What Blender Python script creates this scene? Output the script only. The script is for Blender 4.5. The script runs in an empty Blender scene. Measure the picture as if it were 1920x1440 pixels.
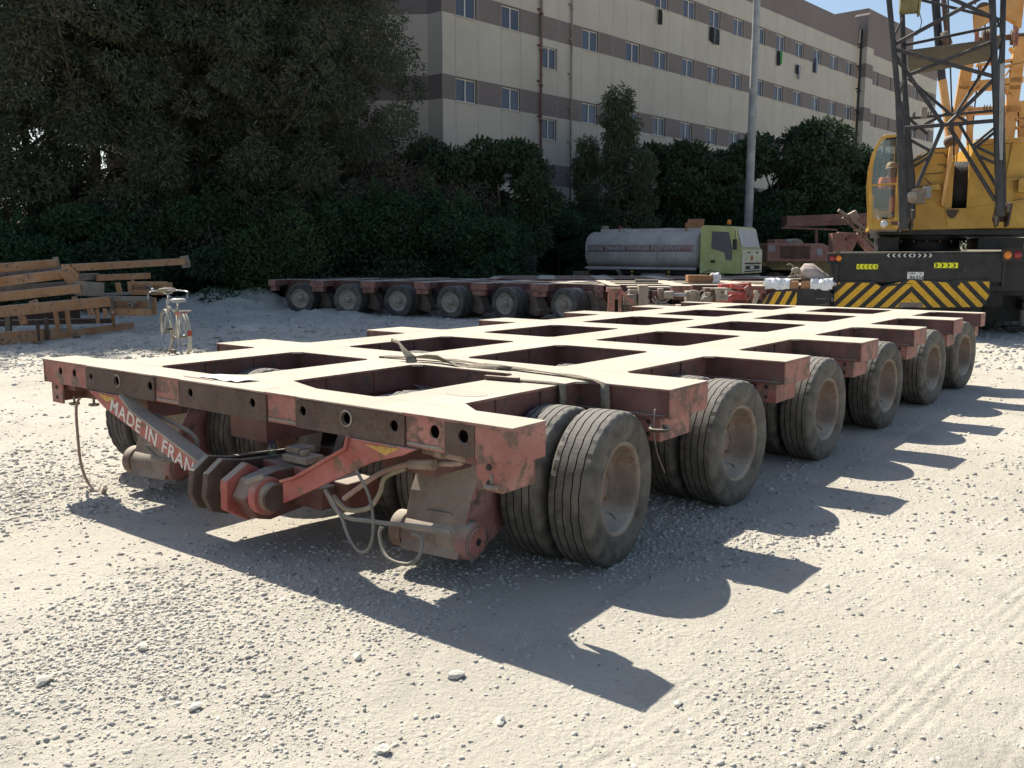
import bpy, bmesh, math, random
import numpy as np
from mathutils import Vector, Matrix, Euler
PI = math.pi
R = math.radians
sc = bpy.context.scene
C = sc.collection
random.seed(7)

# ------------------------------------------------------------------ camera
CAM = Vector((4.3679, -3.0313, 1.6528))
FOC, PITCH, YAW, ROLL = 1707.46, 0.1428, -0.6576, 0.0018
fw = Vector((math.sin(YAW)*math.cos(PITCH), math.cos(YAW)*math.cos(PITCH), -math.sin(PITCH)))
r0 = Vector((math.cos(YAW), -math.sin(YAW), 0)); u0 = r0.cross(fw)
cr = math.cos(ROLL)*r0 + math.sin(ROLL)*u0
cu = -math.sin(ROLL)*r0 + math.cos(ROLL)*u0
cd = bpy.data.cameras.new('camera'); cam = bpy.data.objects.new('camera', cd); C.objects.link(cam)
M = Matrix((cr, cu, -fw)).transposed().to_4x4(); M.translation = CAM
cam.matrix_world = M
cd.sensor_width = 36; cd.lens = FOC/1920*36; cd.clip_end = 3000; cd.clip_start = 0.05
sc.camera = cam
FH = Vector((math.sin(YAW), math.cos(YAW), 0)); RH = Vector((math.cos(YAW), -math.sin(YAW), 0))
CG = Vector((CAM.x, CAM.y, 0))
def W(r, f, z=0.0):                      # survey frame: metres right of / ahead of where the photographer stood
    return CG + RH*r + FH*f + Vector((0, 0, z))
def S(x, y, f):                          # surveyed point: direction measured in the photo, f metres ahead
    d = fw + cr*((x-960)/FOC) + cu*((720-y)/FOC)
    return CAM + d*(f/d.dot(FH))
def RFZ(x, y, f):
    p = S(x, y, f) - CG
    return Vector((p.dot(RH), f, p.z))
SURV = -YAW                              # z-rotation of an object whose local x runs right, y away

# ------------------------------------------------------------------ light
SUN_EL, TRAVEL = R(46.3), Vector((math.sin(R(108.6)), math.cos(R(108.6)), 0))
sd = bpy.data.lights.new('sun', 'SUN'); sd.energy = 5.0; sd.angle = R(0.53); sd.color = (1.0, 0.945, 0.83)
so = bpy.data.objects.new('sun', sd); C.objects.link(so)
ldir = (TRAVEL*math.cos(SUN_EL) + Vector((0, 0, -math.sin(SUN_EL))))
so.rotation_euler = ldir.to_track_quat('-Z', 'Y').to_euler()
w = bpy.data.worlds.new('World'); sc.world = w; w.use_nodes = True
nt = w.node_tree; bg = nt.nodes['Background']
sky = nt.nodes.new('ShaderNodeTexSky'); sky.sky_type = 'NISHITA'; sky.sun_disc = False
sky.sun_elevation = SUN_EL; sky.sun_rotation = math.atan2(-TRAVEL.x, -TRAVEL.y)
sky.altitude = 0; sky.air_density = 1.0; sky.dust_density = 1.2; sky.ozone_density = 1.0
nt.links.new(sky.outputs[0], bg.inputs[0]); bg.inputs[1].default_value = 0.088
sc.view_settings.view_transform = 'Standard'; sc.view_settings.look = 'None'
sc.view_settings.exposure = 0.66; sc.view_settings.gamma = 1.0
sc.render.engine = 'CYCLES'
try:
    sc.cycles.use_denoising = True
    sc.cycles.max_bounces = 6; sc.cycles.diffuse_bounces = 3; sc.cycles.glossy_bounces = 3
    sc.cycles.transparent_max_bounces = 8; sc.cycles.sample_clamp_indirect = 6
except Exception: pass

# ------------------------------------------------------------------ materials
class NT:
    def __init__(s, name):
        s.m = bpy.data.materials.new(name); s.m.use_nodes = True
        s.t = s.m.node_tree; s.b = s.t.nodes['Principled BSDF']; s.o = s.t.nodes['Material Output']
    def n(s, typ, **kw):
        k = s.t.nodes.new(typ)
        for a, b in kw.items(): setattr(k, a, b)
        return k
    def l(s, a, b): s.t.links.new(a, b)
    def coord(s, kind='Object', scale=None, rot=None):
        tc = s.n('ShaderNodeTexCoord'); out = tc.outputs[kind]
        if scale is not None or rot is not None:
            mp = s.n('ShaderNodeMapping')
            if scale is not None: mp.inputs['Scale'].default_value = scale
            if rot is not None: mp.inputs['Rotation'].default_value = rot
            s.l(out, mp.inputs[0]); out = mp.outputs[0]
        return out
    def noise(s, vec, scale, detail=5, rough=.6, dist=0):
        k = s.n('ShaderNodeTexNoise'); s.l(vec, k.inputs['Vector'])
        k.inputs['Scale'].default_value = scale; k.inputs['Detail'].default_value = detail
        k.inputs['Roughness'].default_value = rough; k.inputs['Distortion'].default_value = dist
        return k.outputs['Fac']
    def ramp(s, fac, a, b, va=0., vb=1.):
        k = s.n('ShaderNodeMapRange'); k.clamp = True; s.l(fac, k.inputs[0])
        for i, v in zip((1, 2, 3, 4), (a, b, va, vb)): k.inputs[i].default_value = v
        return k.outputs[0]
    def math(s, op, a, b=None):
        k = s.n('ShaderNodeMath', operation=op)
        for i, v in enumerate((a, b)):
            if v is None: continue
            if isinstance(v, (int, float)): k.inputs[i].default_value = v
            else: s.l(v, k.inputs[i])
        return k.outputs[0]
    def mix(s, fac, a, b):
        k = s.n('ShaderNodeMix', data_type='RGBA')
        for inp, v in ((k.inputs[0], fac), (k.inputs[6], a), (k.inputs[7], b)):
            if isinstance(v, (int, float)): inp.default_value = v
            elif isinstance(v, tuple): inp.default_value = (*v, 1)
            else: s.l(v, inp)
        return k.outputs[2]
    def bump(s, h, strength=.3, dist=.01, normal=None):
        k = s.n('ShaderNodeBump'); s.l(h, k.inputs['Height'])
        k.inputs['Strength'].default_value = strength; k.inputs['Distance'].default_value = dist
        if normal is not None: s.l(normal, k.inputs['Normal'])
        return k.outputs[0]
DUST = (.50, .44, .355)
def paint(name, base, worn=None, rust=.3, rustc=(.10, .045, .025), dust=.25, up=.8, rough=.6, scale=1., bump=.25, spec=.35, metallic=0.):
    """painted or bare metal: faded patches, rust patches and a coat of dust that settles on upward faces"""
    n = NT(name); co = n.coord('Object')
    a = n.noise(co, 2.2*scale, 6); b = n.noise(co, 9*scale, 7, .7); f = n.noise(co, 45*scale, 4, .6); g = n.noise(co, 4.5*scale, 5, .65, .8)
    worn = worn or tuple(min(1, c*1.5+.04) for c in base)
    col = n.mix(n.ramp(a, .4, .66), tuple(c*.85 for c in base), worn)
    if rust > 0:
        rm = n.ramp(n.math('ADD', n.math('MULTIPLY', b, .65), n.math('MULTIPLY', g, .35)), .62-.22*rust, .66-.2*rust)
        col = n.mix(rm, col, n.mix(n.ramp(f, .35, .65), rustc, tuple(min(1, c*2.1) for c in rustc)))
    ge = n.n('ShaderNodeNewGeometry'); sx = n.n('ShaderNodeSeparateXYZ'); n.l(ge.outputs['Normal'], sx.inputs[0])
    upf = n.ramp(sx.outputs[2], .25, .9, 0, up)
    dn = n.math('MULTIPLY', n.ramp(n.noise(co, 5*scale, 6, .65), .3, .7), dust)
    df = n.math('MINIMUM', n.math('ADD', dn, n.math('MULTIPLY', upf, n.ramp(b, .25, .6, .55, 1.))), 1.)
    col = n.mix(df, col, n.mix(n.ramp(f, .3, .7), tuple(c*.9 for c in DUST), DUST))
    n.l(col, n.b.inputs['Base Color'])
    n.l(n.ramp(df, 0, 1, rough, .95), n.b.inputs['Roughness'])
    n.b.inputs['Specular IOR Level'].default_value = spec; n.b.inputs['Metallic'].default_value = metallic
    n.l(n.bump(n.math('ADD', b, n.math('MULTIPLY', f, .4)), bump, .006), n.b.inputs['Normal'])
    return n.m
def plain(name, col, rough=.7, spec=.4, metallic=0, var=.15, scale=8, emit=None, alpha=None):
    n = NT(name); co = n.coord('Object'); a = n.noise(co, scale, 5)
    n.l(n.mix(n.ramp(a, .3, .7), tuple(c*(1-var) for c in col), tuple(min(1, c*(1+var)) for c in col)), n.b.inputs['Base Color'])
    n.b.inputs['Roughness'].default_value = rough; n.b.inputs['Specular IOR Level'].default_value = spec; n.b.inputs['Metallic'].default_value = metallic
    if alpha is not None: n.b.inputs['Alpha'].default_value = alpha
    return n.m
def m_deck():
    n = NT('dusty_deck_plate'); co = n.coord('Object')
    a = n.noise(co, 1.3, 7, .6, .5); b = n.noise(co, 14, 6, .7); f = n.noise(co, 120, 3); st = n.noise(n.coord('Object', (30, 1.5, 1)), 1.2, 6, .7)
    col = n.mix(n.ramp(a, .35, .68), (.50, .445, .36), (.61, .55, .45))
    col = n.mix(n.ramp(b, .62, .72, 0, .6), col, (.42, .33, .26))
    col = n.mix(n.ramp(st, .62, .72, 0, .28), col, (.40, .33, .26))
    col = n.mix(n.ramp(f, .3, .7, 0, .25), col, (.45, .40, .33))
    br_ = n.n('ShaderNodeTexVoronoi'); n.l(n.coord('Object', (2.2, 1.1, 1)), br_.inputs['Vector']); br_.inputs['Scale'].default_value = 1.; g_ = n.noise(co, 3.2, 8, .75, 1.2)
    col = n.mix(n.ramp(g_, .60, .66, 0, .35), col, (.44, .33, .26)); col = n.mix(n.ramp(br_.outputs['Distance'], .03, .10, .5, 0), col, (.30, .22, .17))
    n.l(col, n.b.inputs['Base Color']); n.b.inputs['Roughness'].default_value = .95; n.b.inputs['Specular IOR Level'].default_value = .1
    n.l(n.bump(n.math('ADD', b, f), .3, .004), n.b.inputs['Normal'])
    return n.m
def m_rubber():
    n = NT('dusty_tyre_rubber'); co = n.coord('Object')
    a = n.noise(co, 3, 6, .6, .4); b = n.noise(co, 30, 5, .7); c = n.noise(co, 9, 4, .6)
    oi = n.n('ShaderNodeObjectInfo')
    col = n.mix(n.ramp(a, .35, .62), (.032, .031, .030), (.088, .078, .066))
    col = n.mix(n.ramp(n.math('ADD', c, n.math('MULTIPLY', oi.outputs['Random'], .25)), .52, .85, 0, .7), col, (.21, .185, .145))
    col = n.mix(n.ramp(b, .55, .7, 0, .35), col, (.05, .05, .05))
    ge = n.n('ShaderNodeNewGeometry'); sx = n.n('ShaderNodeSeparateXYZ'); n.l(ge.outputs['Normal'], sx.inputs[0])
    col = n.mix(n.ramp(sx.outputs[2], .4, .95, 0, .35), col, (.36, .34, .30))
    n.l(col, n.b.inputs['Base Color']); n.b.inputs['Roughness'].default_value = .78; n.b.inputs['Specular IOR Level'].default_value = .35
    n.l(n.bump(n.math('ADD', b, c), .35, .006), n.b.inputs['Normal'])
    return n.m
def m_leaf(name, c1, c2, c3, trans=.25, ns=.5):
    n = NT(name); ge = n.n('ShaderNodeNewGeometry'); co = n.coord('Object')
    a = n.noise(co, ns, 4, .6)
    col = n.mix(n.ramp(ge.outputs['Random Per Island'], 0, 1), c1, c2)
    col = n.mix(n.ramp(a, .48, .66, 0, .8), col, c3)
    n.l(col, n.b.inputs['Base Color']); n.b.inputs['Roughness'].default_value = .75; n.b.inputs['Specular IOR Level'].default_value = .2
    tr = n.n('ShaderNodeBsdfTranslucent'); n.l(col, tr.inputs[0]); ms = n.n('ShaderNodeMixShader'); ms.inputs[0].default_value = trans
    n.l(n.b.outputs[0], ms.inputs[1]); n.l(tr.outputs[0], ms.inputs[2]); n.l(ms.outputs[0], n.o.inputs[0])
    return n.m
def m_wall(name, c1, streak=.25):
    n = NT(name); co = n.coord('Object'); s = n.coord('Object', (1, 1, .12))
    a = n.noise(co, .5, 7, .65); b = n.noise(s, 3, 6, .7); f = n.noise(co, 30, 3); g = n.noise(co, 1.1, 5, .6)
    col = n.mix(n.ramp(a, .35, .7), tuple(c*.92 for c in c1), tuple(min(1, c*1.06) for c in c1))
    col = n.mix(n.ramp(b, .56, .78, 0, streak), col, tuple(c*.6 for c in c1))
    col = n.mix(n.ramp(g, .7, .78, 0, .3), col, tuple(c*.45 for c in c1))
    n.l(col, n.b.inputs['Base Color']); n.b.inputs['Roughness'].default_value = .9; n.b.inputs['Specular IOR Level'].default_value = .2
    n.l(n.bump(f, .2, .01), n.b.inputs['Normal'])
    return n.m
def m_glass_pane(name, col, rough=.08):
    n = NT(name); co = n.coord('Object'); a = n.noise(co, 1.5, 4)
    oi = n.n('ShaderNodeObjectInfo')
    c2 = n.mix(n.ramp(oi.outputs['Random'], 0, 1), tuple(c*.6 for c in col), tuple(c*1.5 for c in col))
    n.l(n.mix(n.ramp(a, .3, .7), c2, col), n.b.inputs['Base Color'])
    n.b.inputs['Roughness'].default_value = rough; n.b.inputs['Specular IOR Level'].default_value = .5
    return n.m
MT = {}
MT['deck'] = m_deck()
MT['red'] = paint('faded_red_paint', (.20, .055, .048), (.40, .17, .145), rust=.5, rustc=(.075, .038, .028), dust=.30, up=.9)
MT['red_end'] = paint('chalky_red_paint', (.30, .088, .07), (.42, .175, .14), rust=.55, rustc=(.08, .042, .03), dust=.2, up=.85)
MT['maroon'] = paint('dull_maroon_steel', (.125, .040, .034), (.185, .072, .058), rust=.4, rustc=(.05, .03, .022), dust=.13, up=.9)
MT['redarm'] = paint('bright_red_paint', (.36, .065, .05), (.50, .17, .14), rust=.35, dust=.18, up=.8)
MT['rust'] = paint('dark_rust_plate', (.075, .045, .035), (.11, .065, .048), rust=.6, rustc=(.05, .028, .02), dust=.12, up=.9, rough=.8)
MT['arm'] = paint('dusty_brown_steel', (.15, .08, .06), (.25, .15, .11), rust=.4, rustc=(.08, .045, .03), dust=.45, up=.95)
MT['rim'] = paint('dusty_wheel_rim', (.17, .115, .085), (.30, .235, .175), rust=.5, rustc=(.11, .05, .03), dust=.38, up=.9)
MT['dustm'] = paint('dust_caked_steel', (.22, .17, .13), (.34, .28, .22), rust=.25, dust=.6, up=.9)
MT['tyre'] = m_rubber()
MT['groove'] = plain('tyre_groove_rubber', (.035, .034, .032), .9, .2)
MT['black'] = paint('black_machine_paint', (.011, .012, .014), (.020, .020, .023), rust=.06, dust=.05, up=.3, rough=.45)
MT['boom'] = paint('dark_grey_boom_paint', (.014, .016, .023), (.032, .033, .04), rust=.2, rustc=(.035, .028, .024), dust=.07, up=.3, rough=.42)
MT['yellow'] = paint('crane_yellow_paint', (.55, .29, .03), (.62, .37, .06), rust=.10, rustc=(.20, .10, .03), dust=.14, up=.35, rough=.42, bump=.08)
MT['orange'] = paint('pale_orange_paint', (.62, .29, .07), (.70, .38, .13), rust=.12, dust=.15, up=.4, rough=.5)  # orange is the own colour of gantry, sheave blocks and hard hat
MT['orangeframe'] = paint('faded_orange_frame_paint', (.47, .20, .065), (.50, .26, .11), rust=.35, rustc=(.10, .05, .03), dust=.3, up=.8)
MT['greyf'] = paint('weathered_grey_steel', (.18, .15, .12), (.26, .22, .18), rust=.35, dust=.3, up=.8)
MT['hazy'] = plain('hazard_yellow', (.72, .40, .03), .6, var=.2, scale=20)
MT['reflect'] = plain('reflective_yellow', (.85, .85, .02), .4, var=.04)
MT['white'] = plain('white_plate_paint', (.72, .72, .68), .5, var=.08)
n = NT('stencilled_white_paint'); co = n.coord('Object')
n.l(n.mix(n.ramp(n.noise(co, 45, 5, .7), .58, .66), (.66, .60, .55), (.38, .12, .10)), n.b.inputs['Base Color']); n.b.inputs['Roughness'].default_value = .85; MT['letter'] = n.m
MT['ink'] = plain('black_ink', (.02, .02, .02), .6)
MT['rock'] = plain('weathered_limestone', (.60, .565, .49), .95, .1, var=.16, scale=40)
MT['mark_yellow'] = plain('worn_yellow_mark', (.50, .30, .07), .8, var=.35, scale=30)
MT['hose'] = paint('grey_rubber_hose', (.10, .095, .085), (.18, .165, .14), rust=0, dust=.5, up=.6, rough=.75)
MT['hose_red'] = paint('reddish_hose', (.24, .12, .09), (.33, .20, .16), rust=.2, dust=.4, up=.6, rough=.75)
MT['strap'] = plain('grey_webbing', (.25, .215, .165), .95, .1, var=.3, scale=30)
MT['chrome'] = plain('bright_steel', (.55, .55, .55), .25, .5, 1., var=.1)
MT['lamp_orange'] = plain('amber_lens', (.75, .22, .02), .2, .6, var=.1)
MT['lamp_red'] = plain('red_lens', (.28, .02, .02), .25, .6, var=.1)
MT['lamp_clear'] = plain('clear_lens', (.75, .75, .72), .15, .7, var=.08)
MT['lime'] = paint('pale_lime_paint', (.62, .66, .22), (.70, .72, .32), rust=.04, dust=.12, up=.5, rough=.6, bump=.06)
MT['lime_lit'] = paint('sunlit_lime_paint', (.76, .75, .50), (.80, .79, .58), rust=.04, dust=.3, up=.5, rough=.65, bump=.06)  # paler lime for the cab front, sunlight mixed into its colour
MT['tank'] = paint('dull_white_tank_paint', (.50, .49, .47), (.60, .58, .55), rust=.22, rustc=(.24, .17, .15), dust=.2, up=.5, rough=.55, bump=.06, scale=.6)
MT['tankband'] = paint('faded_red_lettering_band', (.30, .17, .17), (.40, .27, .26), rust=.1, dust=.2, up=.3)
MT['scrap'] = paint('scrap_red_paint', (.26, .085, .07), (.36, .16, .13), rust=.35, dust=.3, up=.6)
MT['redbright'] = paint('fresh_red_gooseneck_paint', (.42, .03, .03), (.50, .08, .07), rust=.08, dust=.15, up=.5, rough=.45)
MT['plate'] = plain('dull_grey_steel_plate', (.10, .10, .095), .7, var=.25)
MT['olive'] = paint('olive_flatbed_paint', (.16, .15, .06), (.24, .22, .10), rust=.15, dust=.3, up=.6)
MT['cardboard'] = plain('brown_cardboard', (.36, .19, .10), .9, .1, var=.2)
MT['plastic'] = plain('crumpled_white_plastic', (.72, .73, .74), .35, .5, var=.08)
MT['canvas'] = plain('dusty_pink_grey_canvas', (.40, .34, .31), .95, .1, var=.2)
MT['glass_dark'] = m_glass_pane('window_glass', (.065, .075, .105))
MT['alu'] = plain('pale_window_frame', (.55, .53, .49), .5, .4, var=.08)
MT['cream'] = m_wall('cream_wall_panel', (.445, .413, .355))
MT['brown'] = m_wall('taupe_wall_band', (.185, .158, .15), .15)
MT['joint'] = plain('dark_panel_joint', (.31, .275, .24), .9)
MT['pole'] = paint('galvanised_pole', (.26, .27, .28), (.34, .35, .36), rust=.02, dust=.15, up=.3, rough=.5, bump=.05)
MT['bark'] = plain('grey_brown_bark', (.13, .105, .085), .95, .1, var=.35, scale=12)
n = NT('windscreen_glass'); gl = n.n('ShaderNodeBsdfTransparent'); gs = n.n('ShaderNodeBsdfGlossy'); gs.inputs[1].default_value = .05
gl.inputs[0].default_value = (.80, .84, .84, 1)
dfz = n.n('ShaderNodeBsdfDiffuse'); dfz.inputs[0].default_value = (.45, .45, .42, 1)
m1 = n.n('ShaderNodeMixShader'); m1.inputs[0].default_value = .10; n.l(gl.outputs[0], m1.inputs[1]); n.l(gs.outputs[0], m1.inputs[2])
m2 = n.n('ShaderNodeMixShader'); m2.inputs[0].default_value = .05; n.l(m1.outputs[0], m2.inputs[1]); n.l(dfz.outputs[0], m2.inputs[2])
n.l(m2.outputs[0], n.o.inputs[0]); MT['glass'] = n.m

# ------------------------------------------------------------------ mesh builder
def frame_of(d):
    d = Vector(d).normalized(); up = Vector((0, 0, 1)) if abs(d.z) < .95 else Vector((0, 1, 0))
    x = d.cross(up).normalized(); y = x.cross(d).normalized()
    return x, y, d
class MB:
    def __init__(s): s.v = []; s.f = []; s.mi = []; s.sm = []; s.mats = []
    def _m(s, m):
        if isinstance(m, str): m = MT[m]
        if m not in s.mats: s.mats.append(m)
        return s.mats.index(m)
    def add(s, v, f, m, smooth=False):
        o = len(s.v); k = s._m(m); s.v += [tuple(p) for p in v]
        for q in f: s.f.append(tuple(i+o for i in q)); s.mi.append(k); s.sm.append(smooth)
        return s
    def box(s, x0, x1, y0, y1, z0, z1, m, top=None):
        v = [(x0,y0,z0),(x1,y0,z0),(x1,y1,z0),(x0,y1,z0),(x0,y0,z1),(x1,y0,z1),(x1,y1,z1),(x0,y1,z1)]
        s.add(v, [(0,3,2,1),(0,1,5,4),(1,2,6,5),(2,3,7,6),(3,0,4,7)], m); s.add(v, [(4,5,6,7)], top or m)
        return s
    def obox(s, c, ax, ay, az, m):       # centre and three half-axis vectors
        c = Vector(c); ax, ay, az = Vector(ax), Vector(ay), Vector(az)
        v = [c+ax*i+ay*j+az*k for k in (-1, 1) for i, j in ((-1,-1),(1,-1),(1,1),(-1,1))]
        return s.add(v, [(0,3,2,1),(4,5,6,7),(0,1,5,4),(1,2,6,5),(2,3,7,6),(3,0,4,7)], m)
    def bar(s, a, b, w, h, m, up=None):
        a, b = Vector(a), Vector(b); x, y, d = frame_of(b-a)
        if up is not None:
            x = (b-a).cross(Vector(up)).normalized(); y = x.cross((b-a).normalized())
        return s.obox((a+b)/2, x*w/2, y*h/2, (b-a)/2, m)
    def cyl(s, a, b, r, m, r2=None, n=16, caps=True, smooth=True):
        a, b = Vector(a), Vector(b); x, y, d = frame_of(b-a); r2 = r if r2 is None else r2
        v = [a+(x*math.cos(t)+y*math.sin(t))*r for t in (2*PI*i/n for i in range(n))] + [b+(x*math.cos(t)+y*math.sin(t))*r2 for t in (2*PI*i/n for i in range(n))]
        s.add(v, [(i, (i+1) % n, n+(i+1) % n, n+i) for i in range(n)], m, smooth)
        if caps: s.add(v, [tuple(range(n))[::-1], tuple(range(n, 2*n))], m)
        return s
    def tube(s, pts, r, m, n=8, sub=4):
        P = [Vector(p) for p in pts]
        if sub > 1 and len(P) > 2:
            Q = []
            for i in range(len(P)-1):
                p0, p1, p2, p3 = P[max(i-1, 0)], P[i], P[i+1], P[min(i+2, len(P)-1)]
                for k in range(sub):
                    t = k/sub
                    Q.append(.5*((2*p1)+(p2-p0)*t+(2*p0-5*p1+4*p2-p3)*t*t+(3*p1-p0-3*p2+p3)*t**3))
            Q.append(P[-1]); P = Q
        v = []; x = None
        for i, p in enumerate(P):
            d = (P[min(i+1, len(P)-1)]-P[max(i-1, 0)]).normalized()
            if x is None: x, y, _ = frame_of(d)
            else: x = (x-d*x.dot(d)).normalized()
            y = d.cross(x)
            rr = r[min(i//sub, len(r)-1)] if isinstance(r, (list, tuple)) else r
            v += [p+(x*math.cos(t)+y*math.sin(t))*rr for t in (2*PI*j/n for j in range(n))]
        f = [(i*n+j, i*n+(j+1) % n, (i+1)*n+(j+1) % n, (i+1)*n+j) for i in range(len(P)-1) for j in range(n)]
        s.add(v, f, m, True); L = (len(P)-1)*n
        return s.add(v, [tuple(range(n))[::-1], tuple(range(L, L+n))], m)
    def lathe(s, prof, o, axis, m, n=48, smooth=True, mfun=None):   # prof: (radius, distance along axis)
        o = Vector(o); x, y, d = frame_of(axis)
        v = [o+d*t+(x*math.cos(a)+y*math.sin(a))*r for r, t in prof for a in (2*PI*i/n for i in range(n))]
        for k in range(len(prof)-1):
            s.add(v[k*n:(k+2)*n], [(i, (i+1) % n, n+(i+1) % n, n+i) for i in range(n)], mfun(k) if mfun else m, smooth)
        return s
    def prism(s, poly, axis, t0, t1, m, cap=None):    # poly in the two other axes, extruded along axis 0/1/2
        def P(p, t):
            q = list(p); q.insert(axis, t); return tuple(q)
        n = len(poly); v = [P(p, t0) for p in poly]+[P(p, t1) for p in poly]
        s.add(v, [(i, (i+1) % n, n+(i+1) % n, n+i) for i in range(n)], m)
        s.add(v, [tuple(range(n))[::-1]], m); s.add(v, [tuple(range(n, 2*n))], cap or m)
        return s
    def ball(s, c, r, m, n=12, k=8, sc_=(1, 1, 1)):
        c = Vector(c); v = []; f = []
        for i in range(k+1):
            a = PI*i/k
            for j in range(n): v.append(c+Vector((math.sin(a)*math.cos(2*PI*j/n)*r*sc_[0], math.sin(a)*math.sin(2*PI*j/n)*r*sc_[1], math.cos(a)*r*sc_[2])))
        for i in range(k):
            for j in range(n): f.append((i*n+j, (i+1)*n+j, (i+1)*n+(j+1) % n, i*n+(j+1) % n))
        return s.add(v, f, m, True)
    def sheet(s, rows, m, thick=.004, smooth=True):   # grid of points, given a thickness
        ny = len(rows); nx = len(rows[0]); P = [[Vector(p) for p in r] for r in rows]; top = []; bot = []
        for i in range(ny):
            for j in range(nx):
                a = P[min(i+1, ny-1)][j]-P[max(i-1, 0)][j]; b = P[i][min(j+1, nx-1)]-P[i][max(j-1, 0)]
                nn = b.cross(a); nn = nn.normalized() if nn.length > 1e-9 else Vector((0, 0, 1))
                top.append(P[i][j]+nn*thick/2); bot.append(P[i][j]-nn*thick/2)
        f = [(i*nx+j, i*nx+j+1, (i+1)*nx+j+1, (i+1)*nx+j) for i in range(ny-1) for j in range(nx-1)]
        s.add(top, f, m, smooth); s.add(bot, [q[::-1] for q in f], m, smooth)
        rim = [j for j in range(nx)]+[i*nx+nx-1 for i in range(1, ny)]+[(ny-1)*nx+j for j in range(nx-2, -1, -1)]+[i*nx for i in range(ny-2, 0, -1)]
        N = len(top); v = top+bot
        return s.add(v, [(rim[k], rim[(k+1) % len(rim)], N+rim[(k+1) % len(rim)], N+rim[k]) for k in range(len(rim))], m)
    def build(s, name, parent=None, bevel=0, loc=None, rot=None, fix=True):
        me = bpy.data.meshes.new(name); me.from_pydata(s.v, [], s.f)
        for m in s.mats: me.materials.append(m)
        me.polygons.foreach_set('material_index', s.mi); me.polygons.foreach_set('use_smooth', s.sm)
        me.update()
        if fix:
            bm = bmesh.new(); bm.from_mesh(me); bmesh.ops.remove_doubles(bm, verts=bm.verts, dist=1e-6)
            bmesh.ops.recalc_face_normals(bm, faces=bm.faces); bm.to_mesh(me); bm.free()
        o = bpy.data.objects.new(name, me); C.objects.link(o)
        if parent: o.parent = parent
        if loc is not None: o.location = loc
        if rot is not None: o.rotation_euler = rot
        if bevel:
            b = o.modifiers.new('bevel', 'BEVEL'); b.width = bevel; b.segments = 2; b.limit_method = 'ANGLE'; b.angle_limit = R(40)
        return o
def tag(o, label=None, cat=None, group=None, kind=None):
    for k, v in (('label', label), ('category', cat), ('group', group), ('kind', kind)):
        if v: o[k] = v
    return o
def empty(name, loc=(0, 0, 0), rz=0, parent=None):
    o = bpy.data.objects.new(name, None); C.objects.link(o); o.location = loc; o.rotation_euler = (0, 0, rz); o.empty_display_size = .2
    if parent: o.parent = parent
    return o
def copy_tree(o, parent=None):
    c = o.copy(); C.objects.link(c)
    if parent: c.parent = parent
    for ch in list(o.children): copy_tree(ch, c)
    return c
def text_mesh(name, s, size, m, parent, mat, extrude=.002, bold=0.0, align='LEFT', space=1.0):
    cu_ = bpy.data.curves.new(name, 'FONT'); cu_.body = s; cu_.size = size; cu_.extrude = extrude; cu_.offset = bold; cu_.align_x = align; cu_.space_character = space
    to = bpy.data.objects.new(name, cu_); C.objects.link(to)
    dg = bpy.context.evaluated_depsgraph_get(); me = bpy.data.meshes.new_from_object(to.evaluated_get(dg))
    bpy.data.objects.remove(to); me.materials.clear(); me.materials.append(MT[m] if isinstance(m, str) else m)
    o = bpy.data.objects.new(name, me); C.objects.link(o)
    if parent: o.parent = parent
    o.matrix_local = mat
    return o
def basis(o, x, y):                       # matrix with given local x and y directions
    x = Vector(x).normalized(); y = Vector(y); y = (y-x*y.dot(x)).normalized(); z = x.cross(y)
    m = Matrix((x, y, z)).transposed().to_4x4(); m.translation = Vector(o); return m
# ------------------------------------------------------------------ the modular trailers
HZ, HB = .910, .745                     # deck top, underside of cross beams
XL, XR = -2.17, 2.03
SPX = [(-1.60, -1.13), (-.31, .12), (.98, 1.44)]
YB = [(0, .25), (1.42, 1.90), (3.11, 3.60), (4.82, 5.30), (6.50, 6.98), (8.19, 8.66), (9.68, 9.93)]
AX = [.98, 2.60, 4.30, 6.03, 7.80, 9.38]

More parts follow.
